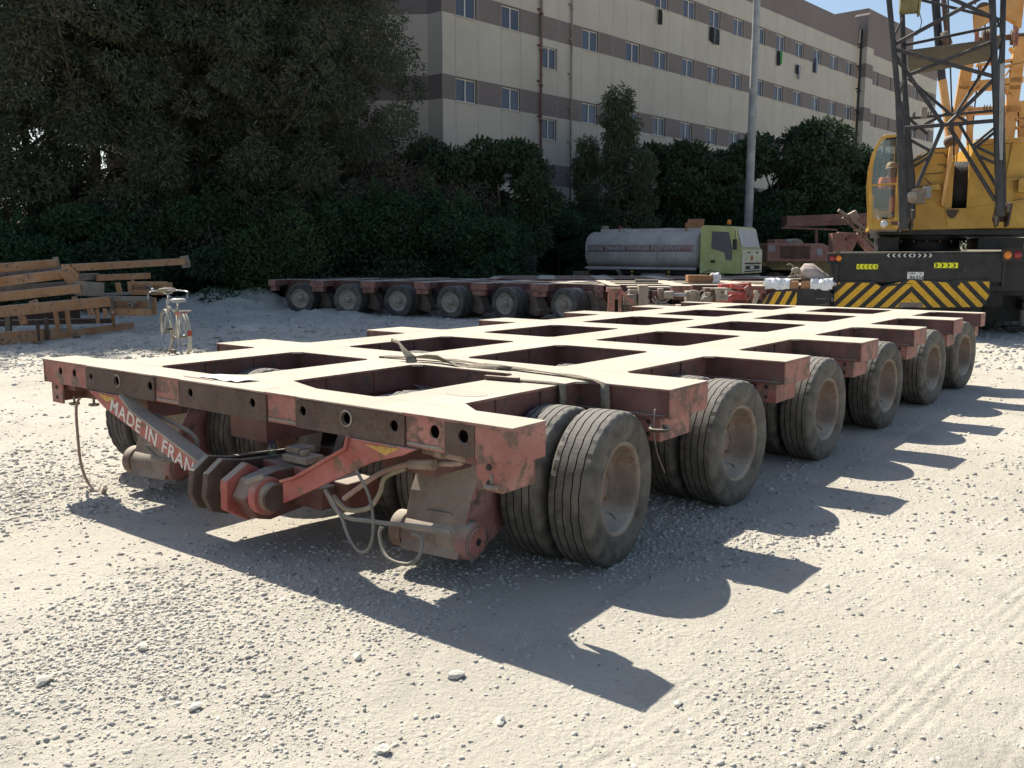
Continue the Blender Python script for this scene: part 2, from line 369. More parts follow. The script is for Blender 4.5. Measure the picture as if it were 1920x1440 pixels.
def holed_plate(mb, x0, x1, z0, z1, y0, y1, holes, m, n=24):
    """plate in the x-z plane from y0 (front) to y1 (back) with round through holes"""
    holes = sorted(holes); xs = x0; s = (z1-z0)/2; cz = (z0+z1)/2
    def quad(a, b):
        if b-a > 1e-4:
            mb.add([(a,y0,z0),(b,y0,z0),(b,y0,z1),(a,y0,z1)], [(0,1,2,3)], m)
            mb.add([(a,y1,z0),(b,y1,z0),(b,y1,z1),(a,y1,z1)], [(3,2,1,0)], m)
    for hx, hz, r in holes:
        a, b = hx-r*1.5, hx+r*1.5; quad(xs, a); xs = b
        inn = []; out = []
        for i in range(n):
            t = 2*PI*i/n; c, q = math.cos(t), math.sin(t)
            inn.append((hx+r*c, hz+r*q))
            kx = (r*1.5)/abs(c) if abs(c) > 1e-6 else 1e9
            kz = ((z1-hz) if q > 0 else (hz-z0))/abs(q) if abs(q) > 1e-6 else 1e9
            k = min(kx, kz); out.append((hx+k*c, hz+k*q))
        for yy in (y0, y1):
            v = [(p[0], yy, p[1]) for p in inn]+[(p[0], yy, p[1]) for p in out]
            mb.add(v, [(i, (i+1) % n, n+(i+1) % n, n+i) for i in range(n)], m)
            for cx_, cz_ in ((a, z0), (b, z0), (b, z1), (a, z1)):   # corner triangles of the cell
                k = min(range(n), key=lambda i: math.hypot(out[i][0]-cx_, out[i][1]-cz_)+0)
                if math.hypot(out[k][0]-cx_, out[k][1]-cz_) > 1e-5:
                    ids = sorted(range(n), key=lambda i: math.hypot(out[i][0]-cx_, out[i][1]-cz_))[:2]
                    if abs(out[ids[0]][0]-out[ids[1]][0]) > 1e-6 and abs(out[ids[0]][1]-out[ids[1]][1]) > 1e-6:
                        mb.add([(out[ids[0]][0], yy, out[ids[0]][1]), (out[ids[1]][0], yy, out[ids[1]][1]), (cx_, yy, cz_)], [(0, 1, 2)], m)
        v = [(p[0], y0, p[1]) for p in inn]+[(p[0], y1, p[1]) for p in inn]
        mb.add(v, [(i, (i+1) % n, n+(i+1) % n, n+i) for i in range(n)], m)
    quad(xs, x1)
    mb.add([(x0,y0,z0),(x1,y0,z0),(x1,y1,z0),(x0,y1,z0)], [(0,3,2,1)], m); mb.add([(x0,y0,z1),(x1,y0,z1),(x1,y1,z1),(x0,y1,z1)], [(0,1,2,3)], m)
    mb.add([(x0,y0,z0),(x0,y1,z0),(x0,y1,z1),(x0,y0,z1)], [(0,1,2,3)], m); mb.add([(x1,y0,z0),(x1,y1,z0),(x1,y1,z1),(x1,y0,z1)], [(3,2,1,0)], m)

def cross_beam(root, y0, y1, first=False, x0=XL, x1=XR):
    mb = MB(); t = .014
    mb.box(x0, x1, y0, y1, HZ-t, HZ, 'red', top='deck')                       # top plate
    mb.box(x0+.012, x1-.012, y0+.012, y1-.012, HB, HZ-t, 'maroon')            # box below it
    mb.box(x1-.012, x1, y0+.004, y1-.004, HB-.005, HZ-t, 'red_end'); mb.box(x0, x0+.012, y0+.004, y1-.004, HB-.005, HZ-t, 'maroon')
    mb.box(x0+.03, x1-.03, y0-.004, y0+.012, HB-.004, HB+.016, 'maroon')      # lower flange lip
    return mb.build('cross_beam', root, .004)
def spine(root, x0, x1, ybs=YB):
    mb = MB(); t = .0135
    for (a, b), (c, d) in zip(ybs[:-1], ybs[1:]):
        mb.add([(x0,b,HZ),(x1,b,HZ),(x1,c,HZ),(x0,c,HZ)], [(0,1,2,3)], 'deck')
        mb.add([(x0,b,HZ-t),(x1,b,HZ-t),(x1,c,HZ-t),(x0,c,HZ-t)], [(0,3,2,1)], 'red')
        for x in (x0, x1): mb.add([(x,b,HZ-t),(x,c,HZ-t),(x,c,HZ),(x,b,HZ)], [(0,1,2,3)], 'red')
        mb.box(x0+.014, x1-.014, b-.01, c+.01, .755, HZ-t-.001, 'maroon')
        mb.box(x0+.045, x1-.045, b-.05, c+.05, .56, .7545, 'maroon')
        for yy in (b+(c-b)*.33, b+(c-b)*.67):                                  # stiffener ribs
            mb.box(x0+.002, x0+.014, yy-.006, yy+.006, .77, HZ-t-.002, 'maroon'); mb.box(x1-.014, x1-.002, yy-.006, yy+.006, .77, HZ-t-.002, 'maroon')
        for gx, gy, sx, sy in ((x0, b, -1, 1), (x1, b, 1, 1), (x0, c, -1, -1), (x1, c, 1, -1)):   # corner gussets of the deck plate
            g = .055
            mb.add([(gx, gy, HZ-.0008), (gx+sx*g, gy, HZ-.0008), (gx, gy+sy*g, HZ-.0008), (gx, gy, HZ-t), (gx+sx*g, gy, HZ-t), (gx, gy+sy*g, HZ-t)],
                   [(0,1,2), (3,5,4), (1,4,5,2)], 'deck')
    return mb.build('spine_beam', root)

# --- wheel: tyre and rim built once, shared by every copy
def tyre_mesh():
    prof = [(.246,-.098),(.262,-.114),(.30,-.127),(.345,-.130),(.382,-.124),(.401,-.115),(.412,-.106)]
    g = [-.068, -.024, .024, .068]; crown = []
    for t in g: crown += [(.4205-.25*t*t, t-.0036, 0), (.4145-.25*t*t, t-.0022, 1), (.4145-.25*t*t, t+.0022, 1), (.4205-.25*t*t, t+.0036, 0)]
    P = [(r, t, 0) for r, t in prof]+[(.4175, -.098, 0)]+crown+[(.4175, .098, 0)]+[(r, -t, 0) for r, t in prof[::-1]]
    n = 96; mb = MB(); v = []
    for k, (r, t, d) in enumerate(P):
        for i in range(n):
            a = 2*PI*i/n; z = (.0014 if i % 4 < 2 else -.0014) if 8 <= k < 8+len(crown) else 0
            rr = r
            if k in (6, 7, 8+len(crown), 9+len(crown)) and i % 3 == 0: rr = r-.006       # shoulder lugs
            v.append((t+z, rr*math.cos(a), max(rr*math.sin(a), -.405)))
    for k in range(len(P)-1):
        dark = P[k][2] or P[k+1][2]
        mb.add(v[k*n:(k+2)*n], [(i, (i+1) % n, n+(i+1) % n, n+i) for i in range(n)], 'groove' if dark else 'tyre', not dark and not 7 <= k < 8+len(crown))
    return mb
def rim_deep():
    mb = MB()
    mb.lathe([(.246, .095), (.258, .104), (.256, .112), (.240, .108), (.232, .09), (.226, .03), (.205, -.02), (.18, -.045), (.10, -.052), (.082, -.05), (.08, -.01), (.066, .004), (.0, .004)], (0,0,0), (1,0,0), 'rim', 48)
    mb.lathe([(.246, .0), (.246, -.1)], (0,0,0), (1,0,0), 'rim', 48)
    for i in range(10):
        a = 2*PI*i/10; c = Vector((-.045, .145*math.cos(a), .145*math.sin(a))); mb.cyl(c, c+Vector((.022, 0, 0)), .013, 'rim', n=6, smooth=False)
    mb.tube([(-.03, .03, -.14), (.03, .05, -.16), (.07, .02, -.175)], .006, 'chrome', 6)       # valve stem
    return mb
def rim_flat():
    mb = MB()
    mb.lathe([(.246, .095), (.258, .104), (.256, .112), (.242, .108), (.232, .09), (.215, .05), (.195, .045), (.15, .075), (.10, .07), (.085, .055), (.082, .10), (.06, .135), (.035, .15), (.0, .152)], (0,0,0), (1,0,0), 'dustm', 40)
    mb.lathe([(.246, .0), (.246, -.1)], (0,0,0), (1,0,0), 'rim', 40)
    for i in range(10):
        a = 2*PI*i/10; c = Vector((.06, .118*math.cos(a), .118*math.sin(a))); mb.cyl(c, c+Vector((.03, 0, 0)), .012, 'dustm', n=6, smooth=False)
    return mb
_w = empty('wheel'); _t = tyre_mesh().build('tyre', _w); _r = rim_deep().build('rim', _w)
_w2 = empty('wheel'); _t2 = _t.copy(); C.objects.link(_t2); _t2.parent = _w2; _r2 = rim_flat().build('rim', _w2)
def put_wheel(src, root, x, y, yaw, flip=False, spin=None):
    c = copy_tree(src, root); c.location = (x, y, .405); c.rotation_euler = (0, 0, yaw+(PI if flip else 0))
    return c
def suspension():
    """trailing-arm bogie: column under the deck, pivot barrel, fork and axle; local origin below the turntable"""
    s = empty('suspension')
    mb = MB(); mb.cyl((0, 0, .60), (0, 0, .70), .19, 'maroon', n=28); mb.cyl((0, 0, .70), (0, 0, .745), .235, 'arm', n=28)
    mb.build('turntable', s)
    mb = MB()
    # tapering box column leaning forward: top under the turntable, foot at the pivot barrel
    top = [(-.20,-.42,.72),(.20,-.42,.72),(.20,.12,.72),(-.20,.12,.72)]; midp = [(-.19,-.62,.42),(.19,-.62,.42),(.185,-.22,.44),(-.185,-.22,.44)]; ft = [(-.18,-.735,.13),(.18,-.735,.13),(.18,-.52,.13),(-.18,-.52,.13)]
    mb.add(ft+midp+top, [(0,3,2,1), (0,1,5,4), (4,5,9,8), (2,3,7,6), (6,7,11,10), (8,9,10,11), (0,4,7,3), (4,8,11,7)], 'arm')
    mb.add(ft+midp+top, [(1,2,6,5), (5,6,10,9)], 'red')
    mb.box(-.235, .235, -.46, .2, .70, .742, 'red'); 
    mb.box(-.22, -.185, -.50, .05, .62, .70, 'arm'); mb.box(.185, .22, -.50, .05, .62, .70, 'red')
    mb.bar((-.06, -.665, .335), (.10, -.665, .335), .006, .012, 'greyf')
    mb.prism([(-.05, .60), (.05, .60), (.05, .66), (-.05, .66)], 1, -.475, -.45, 'ink')
    mb.build('column', s, .006)
    mb = MB(); mb.cyl((-.24, -.63, .205), (.23, -.63, .205), .088, 'arm', n=28)
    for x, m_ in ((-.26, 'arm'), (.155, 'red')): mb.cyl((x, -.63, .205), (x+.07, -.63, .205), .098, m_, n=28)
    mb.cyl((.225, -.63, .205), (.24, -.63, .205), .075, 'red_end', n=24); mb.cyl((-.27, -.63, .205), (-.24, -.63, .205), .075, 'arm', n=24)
    mb.cyl((.24, -.63, .205), (.246, -.63, .205), .02, 'ink', n=10); mb.cyl((-.285, -.60, .22), (-.26, -.60, .22), .015, 'arm', n=8); mb.cyl((-.285, -.66, .22), (-.26, -.66, .22), .015, 'arm', n=8)
    mb.build('pivot_barrel', s, .004)
    mb = MB()
    for x0, x1, m in ((.10, .17, 'red'), (-.17, -.10, 'arm')):
        mb.prism([(-.66, .11), (-.50, .10), (-.22, .20), (.06, .30), (.13, .40), (.08, .49), (-.06, .50), (-.20, .40), (-.42, .27), (-.58, .30)], 0, x0, x1, m)
    mb.build('swing_arm', s, .005)
    mb = MB(); mb.cyl((-.50, 0, .405), (.50, 0, .405), .06, 'arm', n=20); mb.box(-.13, .13, -.09, .09, .33, .48, 'arm')
    mb.cyl((-.42, 0, .405), (-.28, 0, .405), .17, 'arm', n=24); mb.cyl((.28, 0, .405), (.42, 0, .405), .17, 'arm', n=24)
    mb.build('axle', s)
    mb = MB(); mb.cyl((0, -.12, .55), (0, -.5, .62), .055, 'dustm', n=14); mb.cyl((0, .02, .44), (0, -.2, .57), .03, 'chrome', n=10)
    mb.build('hydraulic_cylinder', s)
    return s
_s = suspension()
def bracket(root, x, y0, y1, side, full=True):
    """downward bracket below an outrigger beam end, with painted-dark bolt holes and air-line clamps"""
    mb = MB(); xi = x-side*.17; a, b = sorted((xi, x-side*.02))
    mb.box(a, b, y0+.02, y0+.035, .605, HB-.001, 'red_end'); mb.box(b-.014 if side > 0 else a, b if side > 0 else a+.014, y0+.035, y1-.05, .605, HB-.001, 'red_end' if side > 0 else 'maroon')
    mb.box(a, b, y1-.05, y1-.035, .605, HB-.001, 'maroon')
    mb.box(a-.10 if side > 0 else a+.017, b-.017 if side > 0 else b+.10, y0+.06, y1-.06, .70, HB-.001, 'maroon')
    mb.cyl(((a+b)/2, y0+.012, .715), ((a+b)/2, y0+.021, .715), .014, 'ink', n=10); mb.cyl(((a+b)/2, y0+.012, .645), ((a+b)/2, y0+.021, .645), .012, 'ink', n=10)  # black discs on the face paint the dark of bolt holes
    return mb.build('bracket', root, .003)

def main_trailer():
    root = empty('modular_trailer')
    tag(root, 'large dusty red gridded modular trailer filling the foreground, reading MADE IN FRAN', 'trailer', 'multi axle modular trailers')
    # front beam: hollow, with the drilled wear plates on its face
    mb = MB(); t = .014
    poly = [(XL, 0), (XR, 0), (XR, .25), (1.62, .25), (1.44, .38), (1.44, .25), (.98, .25), (.47, .25), (.12, .37), (.12, .25), (-.31, .25), (-.31, .37), (-.50, .25), (-1.13, .25), (-1.60, .25), (-1.60, .37), (-1.78, .25), (XL, .25)]
    mb.prism(poly, 2, HZ-t, HZ, 'red', cap='deck')
    mb.box(XL+.01, XR-.012, .222, .236, HB, HZ-t, 'maroon')
    mb.box(XL+.01, XR-.012, .02, .222, HB, HB+.012, 'red')
    mb.box(XR-.012, XR, .004, .246, HB, HZ-t, 'red_end'); mb.box(XL, XL+.012, .004, .246, HB, HZ-t, 'red_end')
    mb.build('front_beam', root, .003)
    hx = {-1.94: .028, -1.75: .028, -1.50: .022, -1.17: .030, -.79: .028, -.36: .026, .23: .026, .655: .026, .99: .030, 1.32: .028, 1.57: .031, 1.745: .031}
    segs = [(XL+.012, -1.57, 'red_end', .010), (-1.569, -.742, 'rust', -.004), (-.741, -.482, 'red_end', .008), (-.481, .349, 'rust', -.004), (.35, .598, 'red_end', .008), (.599, 1.388, 'rust', -.005), (1.389, 1.632, 'red_end', .008), (1.633, 1.812, 'rust', .006), (1.813, XR-.013, 'red_end', .009)]
    for x0, x1, m, y in segs:
        mb = MB(); holed_plate(mb, x0, x1, HB+.002, HZ-t-.002, y, y+.012, [(h, .838, r) for h, r in hx.items() if x0 < h < x1], m)
        if m == 'rust' and x1 < 1.5:
            mb.bar(((x0+.02), y+.004, HZ-.004), (x1-.01, y+.004, HZ-.004), .012, .007, 'dustm')
        for h, r in hx.items():
            if x0 < h < x1 and h in (-1.17, .99): mb.lathe([(r+.002, 0), (r+.012, -.003), (r+.014, .003), (r+.006, .006)], (h, y-.001, .838), (0, -1, 0), 'dustm', 28)
        if m == 'red_end' and -1 < x0 < 1.5: mb.bar((x0+.01, y-.002, HB+.02), (x1-.01, y-.002, HB+.02), .01, .014, 'greyf')
        mb.build('wear_plate', root, .0015)
    for a, b in YB[1:]: cross_beam(root, a, b)
    for x0, x1 in SPX: spine(root, x0, x1, [(0, .37)]+YB[1:] if False else YB)
    for i, (a, b) in enumerate(YB):
        if i == 0: a, b = .0, .30
        for side, x in ((1, XR), (-1, XL)):
            bracket(root, x-side*(.05 if i == 0 else .045), a, min(b, a+.42), side)
    # wheels: four per bogie, two bogies per axle line
    st = [R(6.8), R(-1.8), R(-1.8), R(-3.4), R(-4.3), R(-5.8)]
    for i, y in enumerate(AX):
        for cx, sgn in ((1.205, 1), (-1.365, 1)):
            yaw = st[i] if cx > 0 else (R(8) if i == 0 else st[i]*.6); cx = -1.43 if cx < 0 and i == 0 else cx
            sp = copy_tree(_s, root); sp.location = (cx, y, 0); sp.rotation_euler = (0, 0, yaw)
            for dx, fl in ((.63, False), (.345, False), (-.345 if cx > -1.4 else -.45, True), (-.63 if cx > -1.4 else -.735, True)):
                p = Vector((dx, 0, 0)); p.rotate(Euler((0, 0, yaw)))
                put_wheel(_w, root, cx+p.x, y+p.y, yaw+random.uniform(-.003, .003), fl)
    # towing V: two inclined plates running down to the coupling
    def vplate(x0, x1, letters):
        # outline in (x, z), leaning slightly; x0 is the outboard upper end, x1 the inboard lower end
        s = 1 if x1 > x0 else -1
        if s < 0: up = [(x0, .744), (x0-.45, .744), (x0-.47, .68), (x0-.87, .47), (x1-.02, .43), (x1-.02, .315), (x0-.68, .46), (x0-.30, .64), (x0-.10, .70)]
        else: up = [(x0-.03, .744), (x0+.38, .744), (x0+.50, .66), (x1+.06, .41), (x1+.06, .31), (x0+.68, .485), (x0+.17, .645)]
        n3 = up[1:5] if s < 0 else up[1:4]
        mb = MB(); mb.prism(up if s > 0 else up[::-1], 1, -.012, .012, 'redarm')
        mb.prism(n3+[(q[0]+(.012 if s > 0 else -.012), q[1]+.014) for q in n3[::-1]], 1, -.03, .07, 'dustm' if s > 0 else 'redarm')
        o = mb.build('tow_plate', root, .003)
        if letters:
            d = Vector((1.0, 0, -.338)).normalized()
            tm = text_mesh('lettering', 'MADE IN FRAN', .128, 'letter', o, basis((x0+.235, -.0135, .642), d, Vector((.38, 0, .925))), .001, .002, space=1.12)
        mk = MB(); mk.prism([(x0+s*.10, .735), (x0+s*.34, .725), (x0+s*.20, .69)], 1, -.0145, -.0125, 'mark_yellow'); mk.build('worn_sticker', o)
        return o
    vplate(-1.50, -.28, True); vplate(1.47, .50, False)
    # coupling: pivot pin between thick lugs, with arm plates
    hexa = lambda cy, cz, r, k=6, a0=.3: [(cy+r*math.cos(a0+2*PI*i/k), cz+r*math.sin(a0+2*PI*i/k)) for i in range(k)]
    lug = [(-.14, .30), (-.12, .43), (-.02, .50), (.12, .47), (.55, .44), (.55, .24), (.15, .19), (.0, .175), (-.10, .21)]
    cp = empty('coupling', (.19, 0, 0), parent=root)
    for x0, x1 in ((-.37, -.32), (-.235, -.185)):
        mb = MB(); mb.prism([(y-.03, z) for y, z in lug], 0, x0, x1, 'rust'); mb.build('lug', cp, .006)
    mb = MB(); mb.prism(hexa(.0, .325, .165, 6, .5), 0, -.09, -.03, 'redarm'); mb.build('lug', cp, .008)
    mb = MB(); mb.prism([(-.04, .20), (.05, .175), (.7, .24), (.7, .43), (.10, .45), (-.06, .42), (-.12, .32)], 0, -.02, .10, 'maroon'); mb.build('lug', cp, .008)
    mb = MB(); mb.cyl((-.40, .0, .33), (.20, .0, .33), .08, 'arm', n=28); mb.cyl((.10, .0, .33), (.16, .0, .33), .105, 'redarm', n=30); mb.cyl((.16, .0, .33), (.215, .0, .33), .075, 'rust', n=24)
    mb.build('pivot_pin', cp, .004)
    mb = MB(); mb.box(-.36, .50, .26, .62, .24, .40, 'maroon'); mb.box(.16, .40, .16, .3, .25, .38, 'maroon'); mb.box(-.2, .3, .22, .34, .40, .45, 'redarm')
    mb.bar((.10, -.11, .42), (.19, -.05, .46), .03, .03, 'greyf'); mb.build('drawbar', cp, .01)
    mb = MB(); mb.box(.02, .23, .20, .33, .475, .515, 'dustm'); mb.box(.0, .12, .24, .36, .515, .55, 'dustm'); mb.cyl((.16, .25, .515), (.16, .25, .545), .03, 'dustm', n=6)
    mb.build('clamp', cp, .006)
    # gooseneck riser behind the coupling
    mb = MB(); mb.prism([(.50, .20), (1.42, .38), (1.42, .75), (.75, .75), (.62, .50)], 0, -.16, -.10, 'maroon'); mb.prism([(.50, .20), (1.42, .38), (1.42, .75), (.75, .75), (.62, .50)], 0, .18, .24, 'arm')
    mb.box(-.10, .18, .7, 1.42, .40, .44, 'maroon'); mb.prism([(.42, .42), (.60, .44), (.66, .72), (.56, .745), (.50, .55)], 0, .02, .07, 'dustm')
    mb.build('gooseneck_riser', root, .005)
    # air and hydraulic lines
    def hose(pts, r, m): mb = MB(); mb.tube(pts, r, m, 8, 5); return mb.build('hose', root, fix=False)
    def h(*px): return [tuple(S2(x, y, Y)) for x, y, Y in px]
    def S2(x, y, Y):
        d = fw+cr*((x-960)/FOC)+cu*((720-y)/FOC); return CAM+d*((Y-CAM.y)/d.y)
    hose(h((150, 745, .10), (143, 765, .08), (146, 820, .06), (152, 870, .06), (165, 905, .08), (185, 925, .10)), .010, 'hose_red')
    mb = MB(); mb.tube(h((180, 918, .10), (190, 930, .10), (198, 915, .10)), .016, 'greyf', 8, 3); mb.build('hose_fitting', root)
    hose(h((225, 745, .10), (260, 765, .12), (320, 790, .12), (365, 818, .10), (368, 845, .10), (345, 862, .08), (300, 860, .06), (275, 840, .04)), .014, 'hose')
    hose(h((645, 935, .02), (700, 895, .05), (730, 880, .10), (780, 868, .14), (850, 870, .16), (868, 866, .16)), .014, 'hose_red')
    hose(h((625, 930, .05), (650, 955, .04), (690, 953, .05), (712, 925, .08), (722, 895, .10), (760, 878, .14)), .013, 'mark_hose')
    hose(h((610, 918, .03), (640, 965, .03), (700, 978, .05), (790, 988, .10), (845, 997, .14)), .012, 'hose')
    hose(h((668, 882, -.04), (692, 930, -.06), (700, 985, -.08), (693, 1025, -.10), (675, 1035, -.10), (655, 1010, -.08), (640, 970, -.04), (615, 925, .02)), .008, 'hose')
    hose(h((716, 988, .12), (712, 1005, .10), (725, 1045, .06), (765, 1058, .06), (787, 1040, .06), (790, 1010, .10), (775, 1000, .12)), .010, 'hose')
    mb = MB(); mb.cyl(*[S2(x, y, .11) for x, y in ((768, 870), (815, 872))], .026, 'arm', n=12); mb.cyl(*[S2(x, y, .14) for x, y in ((795, 845), (905, 868))], .016, 'arm', n=10); mb.cyl(*[S2(x, y, .12) for x, y in ((815, 847), (832, 852))], .026, 'arm', n=8)
    mb.build('pipe_coupling', root); mb = MB(); mb.cyl(*[S2(x, y, .10) for x, y in ((230, 760), (275, 772))], .018, 'arm', n=10); mb.build('pipe_coupling', root)
    for x, z, xx in ((1.735, .62, .16), (1.90, .635, .02), (-1.95, .60, .10), (-1.68, .62, .10)):      # star-knob drain taps
        mb = MB(); c = Vector((x, xx, z)); mb.cyl(c, c+Vector((0, 0, .05)), .009, 'greyf', n=8)
        pts = [(math.cos(2*PI*i/20)*(.036 if i % 4 < 2 else .028), math.sin(2*PI*i/20)*(.036 if i % 4 < 2 else .028)) for i in range(20)]
        mb.prism([(x+p[0], xx+p[1]) for p in pts], 2, z-.012, z+.004, 'greyf'); mb.build('drain_tap', root, .002)
    mb = MB(); mb.tube([(1.98, 1.44, .70), (2.03, 1.42, .69), (2.03, 1.36, .69), (1.96, 1.34, .69), (1.93, 1.40, .70)], .010, 'rust', 6, 3)
    mb.tube([(1.96, 1.38, .80), (1.95, 1.39, .68), (1.97, 1.40, .55), (2.01, 1.42, .44)], .004, 'greyf', 5, 3); mb.build('hanging_chain_end', root)
    mb = MB(); mb.prism([(1.24+.13*math.cos(2*PI*i/28)*1.0, .62+.055*math.sin(2*PI*i/28)*1.6) for i in range(28)], 2, HZ, HZ+.0016, 'dustm'); mb.build('round_mark', root)
    return root
MT['mark_hose'] = paint('tan_rubber_hose', (.22, .16, .09), (.32, .25, .16), rust=0, dust=.4, up=.5, rough=.75)
T1 = main_trailer()

def ribbon(pts, wdir, w, name, m='strap', th=.005):
    mb = MB(); rows = []
    for p, wd in zip(pts, wdir):
        wd = Vector(wd).normalized()*w/2; rows.append([Vector(p)-wd, Vector(p), Vector(p)+wd])
    mb.sheet(rows, m, th); return mb
y0, z = 1.66, HZ+.006
def seg(a, b, n): return [Vector(a).lerp(Vector(b), i/n) for i in range(n)]
pts = seg((-.33, 1.50, .80), (-.33, 1.52, z+.004), 3)+seg((-.33, 1.53, z+.006), (.25, 1.62, z+.012), 6)+seg((.25, 1.62, z+.012), (1.30, 1.50, z+.006), 9)+seg((1.30, 1.50, z+.006), (1.60, 1.405, z+.004), 4)+[Vector((1.62, 1.40, z-.01)), Vector((1.63, 1.398, .80)), Vector((1.62, 1.40, .73))]
wd = [(1, .1, .1)]*3+[(.1, 1, .15*math.sin(i*1.3)) for i in range(19)]+[(1, .2, 0)]*3
mb = ribbon(pts, wd, .055, 'strap')
rows = []                                                                # loose twisted tail standing up out of the bay
for i, (p, dx) in enumerate([((.02, 1.47, .72), .03), ((.05, 1.45, .82), .035), ((.05, 1.44, .915), .04), ((.02, 1.46, .955), .045), ((-.07, 1.48, 1.0), .04), ((-.13, 1.49, 1.035), .03), ((-.18, 1.48, 1.05), .012)]):
    a = i*.5; rows.append([Vector(p)+Vector((dx*math.cos(a), dx*math.sin(a), -.01)), Vector(p)+Vector((0, 0, .012)), Vector(p)-Vector((dx*math.cos(a), dx*math.sin(a), .01))])
mb.sheet(rows, 'strap', .005)
rows = [[Vector((.03+.1*i, 1.475+.03*math.sin(i), z+.03+.03*math.sin(i*.9)-.004*i)), Vector((.03+.1*i, 1.53+.03*math.sin(i), z+.012+.015*math.cos(i))) ] for i in range(9)]
mb.sheet(rows, 'strap', .004)
mb.tube([(.03, 1.42, .80), (.12, 1.41, .76), (.28, 1.40, .73), (.38, 1.39, .70)], .006, 'greyf', 6)
tag(mb.build('webbing_strap'), 'grey webbing strap with twisted loose tail, tied over a cross beam of the foreground trailer', 'strap', 'straps on the foreground trailer')
pts = [Vector((.955, 1.14, .80)), Vector((.962, 1.14, z))]+seg((.985, 1.14, z+.002), (1.42, 1.20, z+.002), 8)+[Vector((1.455, 1.205, z-.004)), Vector((1.462, 1.208, .86)), Vector((1.462, 1.21, .78)), Vector((1.45, 1.21, .74))]
mb = ribbon(pts, [(0, 1, 0)]*len(pts), .06, 'strap'); mb.bar((.975, 1.105, z+.012), (1.20, 1.135, z+.012), .03, .018, 'rust')
tag(mb.build('webbing_strap'), 'short flat strap wrapped round the right hand spine beam behind the front beam', 'strap', 'straps on the foreground trailer')
mb = MB()                                                                # crumpled paper on the front beam
random.seed(3); rows = [[Vector((-.45+.05*j+.012*i, .10+.045*i, HZ+.004+random.uniform(0, .010))) for j in range(9)] for i in range(4)]
mb.sheet(rows, 'plastic', .001, False); mb.sheet([[Vector((-.55+.05*j, .075+.012*i, HZ+.003+random.uniform(0, .004))) for j in range(7)] for i in range(2)], 'redarm', .001, False)
tag(mb.build('litter_paper'), 'torn white and red paper scrap lying on the front beam of the foreground trailer', 'litter')
bt = empty('water_bottle', (.02, .28, .451)); tag(bt, 'small clear water bottle with blue cap standing on the trailer coupling', 'bottle')
mb = MB(); mb.lathe([(0, 0), (.028, .001), (.030, .01), (.030, .055), (.026, .07), (.013, .088), (.013, .094)], (0,0,0), (0,0,1), 'glass', 20); mb.build('body', bt)
MT['blue'] = plain('blue_cap', (.02, .06, .45), .4); mb = MB(); mb.cyl((0,0,.09), (0,0,.112), .017, 'blue', n=16); mb.build('cap', bt)

# --- the other trailers parked behind it
def row_trailer(loc, rz, nb, label, pitch=1.63, wheels_to=None, left=True, wb=4.2, wheel_yaw=(0,)):
    root = empty('modular_trailer', loc, rz); tag(root, label, 'trailer', 'multi axle modular trailers')
    # local x across, y along; near side is local +x
    ybs = [(0, .25)]+[(pitch*i-.23, pitch*i+.23) for i in range(1, nb)]+[(pitch*nb-.25, pitch*nb)]
    for a, b in ybs: cross_beam(root, a, b)
    for x0, x1 in SPX: spine(root, x0, x1, ybs)
    for i, (a, b) in enumerate(ybs):
        bracket(root, XR-.05, a, min(b, a+.42), 1)
    for i in range(nb):
        y = pitch*(i+.5)
        for cx in (1.205, -1.365):
            yaw = wheel_yaw[i % len(wheel_yaw)]
            sp = copy_tree(_s, root); sp.location = (cx, y, 0); sp.rotation_euler = (0, 0, yaw+PI)
            for dx, fl in (((.63, False), (.345, False), (-.345, True), (-.63, True)) if cx > 0 else ((.5, False), (-.5, True))):
                p = Vector((dx, 0, 0)); p.rotate(Euler((0, 0, yaw)))
                put_wheel(_w2, root, cx+p.x, y+p.y, yaw, fl)
    return root
d2 = Vector((.972, .234, 0)); rz2 = math.atan2(d2.y, d2.x)-PI/2            # local y along d2; local +x then points at the camera
n2 = Vector((d2.y, -d2.x, 0))
g0 = Vector((-15.75, 13.28, 0))+d2*(-.85)-n2*1.90
T2 = row_trailer(g0, rz2, 6, 'dark red modular trailer parked under the tall trees, six tyres facing the yard', 1.63, wheel_yaw=(R(14), R(9), R(4), R(-3), R(-12), R(-18)))
p3 = W(1.2, 28.6)-CG
T3 = row_trailer(W(-.6, 27.4)+Vector((0, 0, .04)), SURV-R(2)-PI/2, 6, 'second red modular trailer parked just in front of the tanker truck', 1.63)
# ------------------------------------------------------------------ ground
def G(x, y, z=0.0):                       # ground point seen at a surveyed direction
    d = fw+cr*((x-960)/FOC)+cu*((720-y)/FOC); t = (z-CAM.z)/d.z; return CAM+d*t
rng = np.random.default_rng(11)
_tab = rng.random((256, 256))
def vnoise(x, y, s, seed=0):
    x = x/s+seed*17.31; y = y/s+seed*9.77
    xi = np.floor(x).astype(int); yi = np.floor(y).astype(int); fx = x-xi; fy = y-yi
    fx = fx*fx*(3-2*fx); fy = fy*fy*(3-2*fy); g = lambda a, b: _tab[a % 256, b % 256]
    return (g(xi, yi)*(1-fx)+g(xi+1, yi)*fx)*(1-fy)+(g(xi, yi+1)*(1-fx)+g(xi+1, yi+1)*fx)*fy
def fbm(x, y, s, o=4, seed=0): return sum(vnoise(x, y, s/2**k, seed+k)*.5**k for k in range(o))/sum(.5**k for k in range(o))
TH = R(7)
